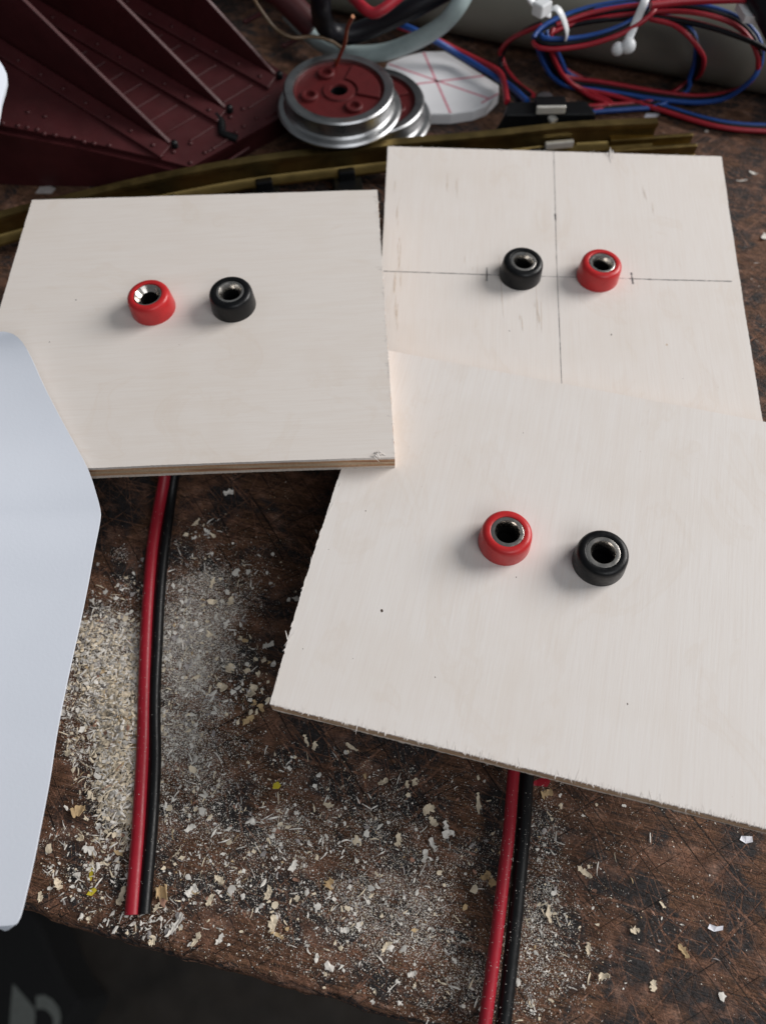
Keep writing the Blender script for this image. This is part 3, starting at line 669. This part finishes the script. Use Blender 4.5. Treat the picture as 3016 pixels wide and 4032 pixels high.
tag(bpy.data.objects['red_wire.001'], 'red wire along the top edge above the coil', 'wire')

# ------------------------------------------------------------------ maroon model wagon underframe
T0, R0, L0 = atp(751, 658, 9), atp(1105, 462, 9.5), atp(0, 490, 21)
nrm = np.cross(R0-T0, L0-T0); nrm /= np.linalg.norm(nrm); nrm *= np.sign(nrm[2])
def onp(px, py, lift=0.0):
    d = fw + RX*(px-1508)/CAM_F - UX*(py-2016)/CAM_F; o = np.array([0, 0, CAM_H])
    t = ((T0-o)@nrm)/(d@nrm); return o+t*d+nrm*lift
root = empty('wagon_underframe', (*onp(500, 300)[:2], 0), 0, 'upturned maroon plastic model wagon underframe with ribs and rivets', 'model wagon')
u = onp(900, 465)-onp(365, 126); u /= np.linalg.norm(u); v = np.cross(nrm, u)          # along the beams, across them
pl = [onp(751, 658), onp(1105, 462), onp(1255, 372), onp(1255, 372)-u*190, onp(-200, 440)-u*120, onp(-260, 430), onp(0, 492), onp(300, 549), onp(600, 618)]
V, F = prism_geo(pl[::-1] if np.cross(pl[1]-pl[0], pl[2]-pl[0])@nrm < 0 else pl, -nrm*2.0); mk('floor_plate', V, F, M['maroon'], root)
sk = [onp(751, 658), onp(600, 618), onp(300, 549), onp(0, 492), onp(-260, 430)]
V = []; F = []
for p in sk: V += [p-nrm*1.9, np.array([p[0], p[1]+1.5, .3])]
for i in range(len(sk)-1): F.append((2*i, 2*i+1, 2*i+3, 2*i+2))
o = mk('side_skirt', V, F, M['maroon'], root); m = o.modifiers.new('t', 'SOLIDIFY'); m.thickness = .0015
V = []; F = []
for p in (onp(751, 658), onp(1105, 462), onp(1255, 372)): V += [p-nrm*1.9-u*.6, np.array([p[0]-u[0]*4, p[1]-u[1]*4, .3])]
for i in range(2): F.append((2*i, 2*i+1, 2*i+3, 2*i+2))
o = mk('end_skirt', V, F, M['maroon'], root); m = o.modifiers.new('t', 'SOLIDIFY'); m.thickness = .0015
def beam(base0, base1, top0, top1):
    """tapered girder: foot on the plate, upright web, thin top flange"""
    P0, P1 = onp(*base0), onp(*base1)
    def lift(pb, tx):                       # height so that the web's top meets the line in the photo
        return tx
    d = (P1-P0)/np.linalg.norm(P1-P0); L = np.linalg.norm(P1-P0)
    s = np.cross(nrm, d); N = 14; V = []; F = []
    Bp = P0-d*90
    Lt = L+90
    for i in range(N+1):
        t = i/N; p = Bp+d*Lt*t; h = max(.6, top0*Lt/L*(1-t)+top1*t)
        for a, z in ((-.8, .02), (-.55, h), (.55, h), (.8, .02)): V.append(p+s*a+nrm*z)
    for i in range(N):
        for k in range(4): F.append((i*4+k, i*4+(k+1) % 4, i*4+4+(k+1) % 4, i*4+4+k))
    F += [(3, 2, 1, 0), tuple(N*4+k for k in range(4))]
    return bevel(mk('girder', V, F, M['maroon'], root), .2), P0, P1, d, s
girders = [((219, 280), (672, 566), 20, .8), ((365, 118), (888, 428), 24, .8), ((665, 58), (1084, 296), 22, .8)]
rv = lathe_geo((0, 0, 0), [(0.75, -.2), (.72, .2), (.45, .52), (0, .62)], 8)
rme = bpy.data.meshes.new('rivet'); rme.from_pydata((rv[0]*S).tolist(), [], rv[1]); rme.materials.append(M['maroon']); rme.polygons.foreach_set('use_smooth', [True]*len(rme.polygons))
WI = WORLD[root.name].inverted()
def rivet(p):
    o = bpy.data.objects.new('rivet', rme); col.objects.link(o); o.parent = root; q = WI @ Vector((np.asarray(p)*S).tolist()); o.location = q
    o.rotation_euler = Vector(nrm.tolist()).to_track_quat('Z', 'Y').to_euler()
ends = []
for b0, b1, h0, h1 in girders:
    g, P0, P1, d, s = beam(b0, b1, h0, h1)
    side = -s if (s[1] > 0) else s          # the side that looks at the camera
    Lg = np.linalg.norm(P1-P0)
    V, F = [], []
    fl = [P0-d*90+side*1.2, P1+d*1+side*1.2, P1+d*1+side*6.2, P0-d*90+side*6.2]
    fl = [p+nrm*1.3 for p in fl]; nn_ = np.cross(fl[1]-fl[0], fl[2]-fl[0])@nrm
    V, F = prism_geo(fl if nn_ > 0 else fl[::-1], -nrm*1.28); bevel(mk('foot_flange', V, F, M['maroon'], root), .3)
    for k in range(13): rivet(P1-d*(3+k*7.6)+side*4.2+nrm*1.3)
    lug = P1+d*1.5+nrm*1.2; V, F = lathe_geo(lug, [(0, -1), (1.0, -1), (1.0, .5), (.6, 1.0), (0, 1.1)], 12); autosmooth(mk('end_lug', V, F, M['black'], root), 50)
    ends.append((P0, P1, d, s, side))
for k, (i0, i1) in enumerate(((0, 1), (1, 2))):
    P1a, P1b = ends[i0][1], ends[i1][1]; d = ends[i0][2]
    za, zb = ((1020, 770), (1200, 660)) if k == 0 else ((1275, 512), (1420, 425))
    A = onp(za[0]*.6647, za[1]*.6647); B = onp(zb[0]*.6647, zb[1]*.6647); w_ = (B-A)/np.linalg.norm(B-A)
    s2 = ends[i1][4]
    for j in range(-3, 15):
        C = A-d*j*6.1
        # from the girder on the left to the foot flange of the next
        def hit(Pg, dg):
            M2 = np.array([[w_@u, -(dg@u)], [w_@v, -(dg@v)]]); t = np.linalg.solve(M2, np.array([(Pg-C)@u, (Pg-C)@v])); return C+w_*t[0]
        a = hit(P1a-ends[i0][4]*1.6, ends[i0][2]); bq = hit(P1b+s2*7.5, ends[i1][2])
        if (a-P1a)@d > 2: a = a+w_*3
        if (bq-a)@w_ < 3: continue
        V, F = tube_geo([a+nrm*.05, (a+bq)/2+nrm*.05, bq+nrm*.1], .42, 6); autosmooth(mk('plank_line', V, F, M['maroon'], root), 60)
for x, y in ((1030, 900), (1130, 965), (1130, 850), (1265, 880), (1215, 905), (1365, 695), (1400, 785), (1445, 750), (1440, 645), (1520, 700), (940, 862), (455, 390), (110, 745), (165, 755), (225, 768), (265, 792), (330, 800), (440, 815), (270, 690), (170, 665), (20, 730), (500, 840), (560, 850), (650, 862)):
    rivet(onp(x*.6647, y*.6647))
V, F = tube_geo([onp(*p, .2) for p in ((851, 456), (872, 482), (876, 528), (900, 538), (935, 550))], 1.3, 8); autosmooth(mk('brake_rod', V, F, M['black'], root), 60)
for (a, bq) in (((965, 103), (1040, 62)), ((1115, 198), (1185, 160)), ((815, 8), (850, 0))):
    V, F = tube_geo([onp(*a, 1.5), onp(*bq, 1.5)], .7, 8); autosmooth(mk('cross_bar', V, F, M['maroon'], root), 60); rivet(onp(*a, 2.0))
V, F = tube_geo([onp(930, -40, 9), onp(1100, 75, 9), onp(1230, 160, 5)], 4.0, 12); autosmooth(mk('side_sill', V, F, M['maroon'], root), 60)

# ------------------------------------------------------------------ black bag on the floor
def zb_(x, y, z): return atp(x*.3625, 3500+y*.3625, z)
root = empty('black_bag', (*zb_(300, 1100, -600)[:2], -720), 0, 'black bag with pale printed shapes on the floor below the bench', 'bag')
ol = [(-700, 200), (300, 200), (420, 330), (490, 480), (560, 650), (640, 830), (720, 1000), (820, 1130), (910, 1230), (850, 1340), (760, 1467), (640, 1700), (-700, 1800)]
P = [zb_(x, y, -640) for x, y in ol][::-1]; V, F = prism_geo(P, (0, 0, -79)); bevel(mk('bag_body', V, F, M['bag'], root), 6, 3)
for shp in ([(145, 1030), (200, 1090), (280, 1180), (370, 1290), (385, 1350), (380, 1520), (105, 1520), (120, 1300)],
            [(395, 1165), (480, 1150), (570, 1200), (640, 1290), (665, 1390), (640, 1520), (585, 1520), (580, 1400), (530, 1330), (470, 1300), (395, 1310)]):
    P = [zb_(x, y, -639.2) for x, y in shp][::-1]; V, F = prism_geo(P, (0, 0, -.6)); mk('printed_shape', V, F, M['print'], root)

# ------------------------------------------------------------------ sawdust and shavings
SAW = ['sawA', 'sawB', 'sawC', 'sawD', 'sawR']
class Dust:
    def __init__(s): s.V = []; s.F = []; s.M = []
    def flake(s, c, size, mat, r, lift=0.0):
        """small bent irregular chip"""
        n = r.integers(4, 7) if size < .6 else r.integers(7, 11); k = len(s.V); a0 = r.uniform(0, 6.28); el = r.uniform(.35, 1.0); th = r.uniform(0, 6.28)
        ct, st = math.cos(th), math.sin(th); tx, ty = r.normal(0, .35, 2); bend = r.normal(0, .5)/max(size, .2)
        zz = c[2]+size*.10+lift
        for i in range(n):
            a = a0+6.28*i/n; q = size*.5*r.uniform(.42, 1.2); x = q*math.cos(a); y = q*math.sin(a)*el
            z = abs(bend)*x*x+tx*x*.6+ty*y*.6
            s.V.append((c[0]+x*ct-y*st, c[1]+x*st+y*ct, max(.02, zz+z)))
        s.V.append((c[0], c[1], zz+.05*size))
        for i in range(n): s.F.append((k+i, k+(i+1) % n, k+n)); s.M.append(mat)
    def fibre(s, c, L, W, mat, r, lift=0.0):
        k = len(s.V); th = r.uniform(0, 6.28); cv = r.normal(0, .25)/L; n = 4; x, y = c[0], c[1]; z0 = c[2]+.05+lift; sl = r.normal(0, .18)
        for i in range(n+1):
            w = W*(.3+.7*math.sin(math.pi*(i+.5)/(n+1)))/2*r.uniform(.5, 1.3)
            nx, ny = -math.sin(th), math.cos(th); z = max(.03, z0+sl*L*(i/n-.5)+.12*L*math.sin(math.pi*i/n))
            s.V += [(x+nx*w, y+ny*w, z), (x-nx*w, y-ny*w, z+w*.6)]
            x += math.cos(th)*L/n; y += math.sin(th)*L/n; th += cv*L/n*2
        for i in range(n): s.F.append((k+2*i, k+2*i+1, k+2*i+3, k+2*i+2)); s.M.append(mat)
dust = Dust(); r = np.random.default_rng(99)
def pick(p): return int(r.choice(5, p=p))
# (x, y, sx, sy) in the photo's reduced pixels, number of specks, flakes, fibres, colour odds, pile height
BL = [((230, 1440, 52, 90), 5200, 700, 620, (.50, .28, .02, .18, .02), .5),
      ((272, 1560, 30, 75), 3000, 1100, 1200, (.42, .52, .03, .02, .01), 2.6),
      ((262, 1690, 34, 75), 2200, 800, 1000, (.44, .50, .03, .02, .01), 2.0),
      ((215, 1480, 42, 80), 2500, 520, 620, (.50, .44, .03, .02, .01), 1.2),
      ((190, 1395, 35, 30), 700, 160, 160, (.40, .50, .06, .03, .01), .6),
      ((405, 1370, 60, 85), 6500, 240, 300, (.52, .10, .01, .35, .02), .3),
      ((400, 1530, 55, 80), 4200, 240, 280, (.58, .20, .02, .18, .02), .4),
      ((460, 1280, 60, 60), 1500, 120, 140, (.60, .24, .03, .12, .01), .2),
      ((530, 1480, 40, 60), 700, 90, 60, (.46, .42, .08, .03, .01), .6),
      ((400, 1720, 90, 80), 3600, 130, 160, (.62, .16, .03, .15, .04), .2),
      ((560, 1740, 120, 70), 3400, 190, 220, (.60, .26, .03, .08, .03), .2),
      ((420, 1880, 170, 80), 3000, 190, 220, (.62, .26, .04, .05, .03), .2),
      ((240, 1900, 80, 60), 1200, 110, 150, (.62, .28, .05, .03, .02), .2),
      ((820, 1860, 130, 110), 6000, 170, 190, (.56, .20, .03, .13, .08), .2),
      ((870, 2000, 90, 60), 2600, 100, 90, (.62, .22, .02, .12, .02), .3),
      ((640, 1960, 150, 90), 2600, 110, 130, (.60, .24, .04, .08, .04), .2),
      ((1180, 1900, 40, 130), 1700, 90, 110, (.62, .24, .03, .09, .02), .2),
      ((1160, 2080, 60, 80), 1500, 50, 70, (.64, .18, .02, .14, .02), .2),
      ((960, 2120, 90, 60), 1500, 40, 60, (.60, .20, .02, .12, .06), .2),
      ((330, 1990, 60, 18), 300, 50, 60, (.7, .22, .04, .03, .01), .2),
      ((900, 1740, 150, 50), 1200, 40, 40, (.60, .20, .02, .10, .08), .1),
      ((1400, 1950, 150, 150), 700, 22, 40, (.40, .10, .04, .20, .26), .1),
      ((560, 1200, 90, 80), 900, 40, 40, (.5, .25, .05, .15, .05), .1),
      ((1640, 520, 30, 220), 260, 12, 14, (.5, .2, .02, .25, .03), .1),
      ((1560, 300, 90, 30), 260, 6, 10, (.3, .15, .05, .2, .3), .1),
      ((900, 1950, 420, 200), 2600, 60, 80, (.5, .2, .05, .15, .1), .1)]
for bi, ((x, y, sx, sy), ns, nf, nb, odds, ph) in enumerate(BL):
    nc = int(18+sx*sy/150.0)                     # specks gather in clumps and short drifts
    CX = np.stack([r.normal(x, sx, nc), r.normal(y, sy, nc)], 1); CR = r.gamma(1.6, 5.0, nc)+2.0; CA = r.uniform(0, 3.14, nc); CE = r.uniform(.3, 1.0, nc)
    CW = CR**1.5; CW /= CW.sum()
    heap = bi in (1, 2, 3)
    for kind, cnt in (('s', int(ns*(1.7 if bi < 7 else 1.15))), ('f', int(nf*(1.0 if heap else .62))), ('b', int(nb*(.8 if heap else .28)))):
        for _ in range(cnt):
            if r.uniform() < (.30 if heap else .74):
                k = int(r.choice(nc, p=CW)); a, b_ = r.normal(0, CR[k]), r.normal(0, CR[k]*CE[k]); ca, sa = math.cos(CA[k]), math.sin(CA[k])
                px, py = CX[k, 0]+a*ca-b_*sa, CX[k, 1]+a*sa+b_*ca
            else: px, py = r.normal(x, sx), r.normal(y, sy)
            c = dp(px, py, 0.0)
            if c[1] < edge_y(c[0])+1.2: continue
            fall = math.exp(-.5*(((px-x)/sx)**2+((py-y)/sy)**2)); h = ph*fall*r.uniform(0, 1)
            if kind == 's': dust.flake(c, min(.5, r.gamma(1.5, .06)+.05), pick(odds), r, h)
            elif kind == 'f': dust.flake(c, min(2.1, r.gamma(2.2, .26)+.3), pick(odds), r, h)
            else: dust.fibre(c, min(2.6, r.gamma(2.5, .36)+.35), r.uniform(.12, .34), pick(odds), r, h)
# powder: very fine grains lying in soft drifts, made all at once
PW = [(400, 1360, 55, 75, 15000, 0), (405, 1500, 50, 70, 12000, 0), (235, 1430, 48, 75, 15000, 0), (272, 1560, 26, 70, 9000, 1), (262, 1690, 28, 65, 6000, 1), (460, 1275, 45, 45, 4500, 0), (390, 1650, 50, 55, 4500, 0),
      (400, 1780, 70, 70, 1300, 0), (560, 1740, 100, 55, 1700, 0), (820, 1850, 110, 90, 3600, 0), (865, 2000, 60, 45, 2800, 0), (930, 1960, 50, 60, 2000, 0), (660, 1950, 130, 80, 1500, 0), (1175, 1900, 26, 120, 2300, 0), (1150, 2090, 40, 70, 1900, 0), (980, 2110, 60, 50, 1900, 0), (300, 1900, 100, 60, 900, 0), (900, 1900, 380, 160, 1500, 0)]
for x, y, sx, sy, cnt, cream in PW:
    nc = 26; cx = r.normal(x, sx, nc); cy = r.normal(y, sy, nc); cr = r.gamma(2.0, 5.0, nc)+3; wt = cr**2/(cr**2).sum(); k = r.choice(nc, cnt, p=wt); lo = r.uniform(size=cnt) < .45
    px = np.where(lo, r.normal(x, sx, cnt), cx[k]+r.normal(0, 1, cnt)*cr[k]); py = np.where(lo, r.normal(y, sy, cnt), cy[k]+r.normal(0, 1, cnt)*cr[k]*.8)
    d = fw[None]+RX[None]*((px*D-1508)/CAM_F)[:, None]-UX[None]*((py*D-2016)/CAM_F)[:, None]
    P = np.array([0, 0, CAM_H])[None]+d*((.03-CAM_H)/d[:, 2])[:, None]
    P = P[P[:, 1] > edge_y(P[:, 0])+.8]; m = len(P); P[:, 2] += r.uniform(0, .15, m)
    sz = (r.gamma(2.0, .022, m)+.035)[:, None]; th = r.uniform(0, 6.28, m); ex = np.stack([np.cos(th), np.sin(th), r.normal(0, .35, m)], 1)*sz; eyv = np.stack([-np.sin(th), np.cos(th), r.normal(0, .35, m)], 1)*sz*r.uniform(.4, 1, m)[:, None]
    k0 = len(dust.V); Q = np.stack([P-ex, P-eyv, P+ex, P+eyv], 1).reshape(-1, 3); dust.V += Q.tolist()
    dust.F += (np.arange(m*4).reshape(-1, 4)+k0).tolist(); dust.M += r.choice(5, m, p=(.40, .52, .05, .02, .01) if cream else (.66, .16, .01, .15, .02)).tolist()
# a little dust caught on the cables
for C, rr, cnt in ((R1, 1.38, 110), (B1, 1.22, 60), (R2, 1.15, 150), (B2, 1.38, 130)):
    Pc = spline([dp(*p) for p in C], .4)
    for _ in range(cnt):
        i = int(r.integers(20, len(Pc)-1)); a = r.normal(0, .7); T = Pc[i]-Pc[i-1]; T /= np.linalg.norm(T); sv = np.array([-T[1], T[0], 0])
        dust.flake(Pc[i]+sv*rr*math.sin(a)+np.array([0, 0, rr*math.cos(a)]), r.uniform(.07, .2), 0, r, 0.0)
o = mk('sawdust', dust.V, dust.F, [M[k] for k in SAW], None, mi=dust.M); tag(o, 'fine pale sawdust and small wood flakes strewn over the bench', 'sawdust', None, 'stuff')

# dust specks sitting on the cables
def shaving(pos, L, W, curl, mat, rot, pitch=.2, seed=0, label=None):
    q = np.random.default_rng(seed); n = 9; V = []; F = []; x = z = 0.0; th = -curl*.5
    for i in range(n+1):
        t = i/n; wv = W*(.45+.55*math.sin(math.pi*min(1, max(0, t*.86+.08))))*q.uniform(.7, 1.15)
        V += [(x+q.normal(0, .12), -wv/2*q.uniform(.35, 1.35), z+.10*wv*q.uniform(-.5, 1.5)), (x, 0, z), (x+q.normal(0, .12), wv/2*q.uniform(.35, 1.35), z+.12*wv*q.uniform(-.5, 1.5))]
        x += math.cos(th)*L/n; z += math.sin(th)*L/n; th += curl/n
    for i in range(n):
        for k in range(2): F.append((3*i+k, 3*i+k+1, 3*i+k+4, 3*i+k+3))
    V = np.array(V); V -= V.mean(0); ca, sa = math.cos(rot), math.sin(rot)
    V = V @ tilt(pitch, 0).T; V = V @ np.array([[ca, -sa, 0], [sa, ca, 0], [0, 0, 1]]).T
    V[:, 2] -= V[:, 2].min()-.05
    o = mk('wood_shaving', V+pos, F, M[mat], None, base=pos)
    m = o.modifiers.new('t', 'SOLIDIFY'); m.thickness = .00012
    tag(o, label or 'loose curled pale wood shaving lying on the bench', 'wood shaving', 'loose wood shavings')
    return o
# x, y in reduced pixels; length, width mm; curl; colour; heading in degrees
SH = [(172, 1752, 3.0, 2.4, 1.2, 'sawC', 20), (176, 1812, 2.2, 2.0, 3.5, 'sawB', 70), (197, 1838, 3.4, 1.8, .8, 'sawA', -30), (128, 1910, 2.6, 1.7, 1.6, 'sawB', -60), (88, 1938, 1.8, 1.1, .6, 'sawB', 100),
      (352, 1928, 4.4, 3.4, 4.2, 'sawC', 10), (380, 2000, 5.0, 1.4, .8, 'sawA', 55), (415, 1925, 2.8, 2.0, 1.5, 'sawA', 40), (340, 1960, 1.8, 1.0, .7, 'sawB', 60), (330, 2035, 1.6, 1.2, .8, 'sawB', 30),
      (265, 1935, 3.6, 1.6, .8, 'sawB', 75), (425, 2030, 3.0, 1.2, .9, 'sawB', 60), (475, 2030, 2.4, 1.0, .8, 'sawA', 50), (538, 1555, 3.0, 1.7, 1.6, 'sawC', 30), (545, 1495, 3.4, 2.6, 1.8, 'sawB', 70), (480, 1485, 2.8, 1.8, 2.0, 'sawB', -40),
      (498, 1445, 2.6, 1.9, 1.6, 'sawB', 60), (535, 1450, 2.2, 1.5, 3.2, 'sawB', 15), (580, 1395, 2.8, 1.6, .7, 'sawA', 25), (520, 1380, 2.2, .9, 4.6, 'sawB', 80), (565, 1530, 2.6, 1.6, 2.4, 'sawC', -60), (550, 1520, 2.0, 1.2, 3, 'sawC', 80),
      (925, 1750, 3.4, 1.9, 2.2, 'sawB', 30), (935, 1775, 2.6, 1.4, 1.6, 'sawB', -50), (965, 1790, 3.2, 1.3, 1.2, 'sawA', -70), (828, 1690, 2.4, 1.6, 1.0, 'sawB', 30), (1033, 1735, 4.2, 1.0, .6, 'sawB', 88), (935, 1825, 3.2, 1.4, 1.8, 'sawA', -75),
      (918, 1850, 2.8, 1.2, 1.4, 'sawA', 70), (860, 1815, 2.8, 1.4, 1.2, 'sawB', 80), (712, 1910, 3.0, 1.9, 3.4, 'sawC', 60), (1045, 1895, 3.0, 1.1, 3.6, 'sawC', -10), (1062, 1908, 2.8, 1.4, 4.0, 'sawC', 40),
      (710, 1740, 2.0, 1.3, .8, 'sawB', -20), (760, 1615, 3.0, .9, .7, 'sawB', -35), (662, 1600, 2.8, .9, .7, 'sawB', -70), (680, 1612, 2.0, 1.2, 1.0, 'sawB', 80), (895, 1690, 1.8, 1.3, .8, 'sawB', 70), (880, 1695, 1.6, 1.0, .8, 'sawB', 90),
      (590, 1995, 3.2, 1.9, 1.2, 'sawB', 80), (600, 2020, 2.8, 1.0, 1.2, 'sawC', -30), (580, 1930, 2.6, 1.4, .9, 'sawB', 70), (635, 1870, 2.4, 1.6, 1.2, 'sawA', 60), (475, 1900, 2.4, 1.5, 1.2, 'sawB', -30), (455, 1945, 2.4, 1.2, .8, 'sawB', 60),
      (1180, 1715, 2.6, 2.0, 1.2, 'sawC', 10), (1262, 1885, 3.4, 1.4, 1.0, 'sawB', -35), (1185, 1975, 3.4, 1.3, 1.4, 'sawB', 85), (1370, 2010, 2.0, 1.5, .9, 'sawB', 10), (1270, 2050, 2.4, 1.3, 1.2, 'sawB', 80), (1300, 2110, 3.2, 1.4, 2.8, 'sawB', 5),
      (1430, 1955, 1.6, .8, .7, 'sawB', -50), (1410, 2130, 2.0, 1.2, .8, 'sawB', 70), (1475, 2055, 2.8, 1.2, .8, 'sawC', -60), (1115, 1905+20, 2.6, 1.5, 1.0, 'sawA', 30), (835, 2045, 2.4, 1.2, 1.2, 'sawB', 40), (890, 2105, 2.0, 1.1, 1.0, 'sawA', 20),
      (745, 2010, 1.8, 1.3, .8, 'sawA', 0), (495, 1065, 2.6, 2.0, .6, 'sawA', 10), (425, 1130, 2.8, 1.2, 1.2, 'sawB', 50), (450, 1150, 2.4, 1.0, 1.0, 'sawA', -40), (250, 1510, 2.6, 1.6, 1.4, 'sawB', 60), (215, 1390, 3.2, 1.2, 1.0, 'sawB', 40),
      (300, 1470, 2.4, 1.6, 1.2, 'sawB', -60), (285, 1640, 3.0, 1.8, 1.6, 'sawC', 80), (270, 1590, 3.2, 2.0, 1.4, 'sawB', 50), (240, 1660, 2.6, 1.4, 1.2, 'sawB', 30), (255, 1800, 2.6, 1.4, 1.4, 'sawB', 30), (275, 1755, 2.4, 1.8, 1.2, 'sawB', 75),
      (1650, 513, 2.6, 2.2, .8, 'sawA', 60), (1600, 392, 3.6, .7, .8, 'sawA', 5), (1625, 375, 3.2, .9, 1.4, 'sawA', -30), (412, 1790, 2.4, 1.3, 1.1, 'sawA', 30), (490, 1350, 2.8, 1.1, 1.2, 'sawA', 70), (460, 1260, 3.0, 1.0, .8, 'sawB', 75), (500, 1300, 2.6, 1.4, 1.6, 'sawB', 85)]
for i, (x, y, L, W, cu, mt, hd_) in enumerate(SH):
    where = ('left of the first twin cable' if x < 300 else 'right of the back panel' if x > 1560 and y < 700 else 'between the left panel and the dust heap' if y < 1200 else 'beside the corner of the front panel' if x < 600 and y < 1600 else
             'right of the second twin cable' if x > 1110 else 'between the twin cables near the bench edge' if y > 1880 else 'between the twin cables below the front panel' if x > 600 else 'just right of the first twin cable')
    look = 'tightly curled' if cu > 2 else 'long narrow' if L > 2.3*W else 'broad ragged'
    lab = '%s %s wood shaving %s' % (look, {'sawA': 'white', 'sawB': 'cream', 'sawC': 'tan'}[mt], where)
    if i == 5: lab = 'large round tan wood curl beside the cut end of the twin cable'
    shaving(dp(x, y, 0.0), L*.95, W*.95, cu, mt, math.radians(hd_), random.uniform(-.35, .35), i, lab)
# yellow flecks, white scraps, red scrap
def chip(name, x, y, z, pts, mat, label, cat, group=None):
    c = dp(x, y, z); P = [c+np.array([a, b_, .15+.12*math.sin(3*a+b_)]) for a, b_ in pts]
    V, F = prism_geo(P, (0, 0, -.15)); o = mk(name, V, F, M[mat], None, base=c); tag(o, label, cat, group); return o
chip('paint_flake', 197, 1887, 0, [(-.3, -1.2), (.25, -1.3), (.5, .2), (.3, 1.3), (-.4, 1.2), (-.2, .1)], 'yellow', 'yellow paint flake above another, left of the cable end', 'paint flake')
chip('paint_flake', 200, 1928, 0, [(-1, -.4), (0, -.6), (.9, .3), (.4, .8), (-.5, .5)], 'yellow', 'yellow paint flake nearest the bench edge, left of the cable end', 'paint flake')
chip('paint_flake', 598, 1698, 0, [(-.8, -.5), (.4, -.6), (.9, 0), (.3, .8), (-.6, .5)], 'yellow', 'yellow paint flake near the corner of the front panel', 'paint flake')
chip('plastic_scrap', 1545, 2005, 0, [(-1.5, 0), (-.4, -.6), (1.2, -.4), (1.5, .3), (.2, .2), (-.9, .7)], 'white', 'small white plastic scrap on the bare bench at lower right', 'scrap')
chip('plastic_scrap', 1612, 1814, 0, [(-1.4, 0), (-.3, -.7), (1.0, -.5), (1.2, .5), (0, .6), (-.8, .7)], 'white', 'white plastic scrap beside the front panel edge at far right', 'scrap')
chip('red_scrap', 1165, 1692, 0, [(-2.6, -.3), (-.6, -.5), (1.4, -.8), (2.2, .2), (1.3, 1.3), (-.4, .6), (-1.6, .2)], 'redw', 'small red plastic scrap beside the black cable under the front panel', 'scrap')
chip('white_scrap', 100, 412, 0, [(-3, -1.2), (2, -1.5), (3, .6), (1, 2), (-2, 1.6)], 'sawD', 'pale wood scrap between the rail and the wagon underframe', 'scrap')
chip('white_scrap', 1408, 250, 0, [(-2.6, -.6), (1, -1), (2.6, .3), (.6, 1), (-1.8, .8)], 'white', 'white scrap below the wire coil beside the rail end', 'scrap')
bpy.context.view_layer.update()
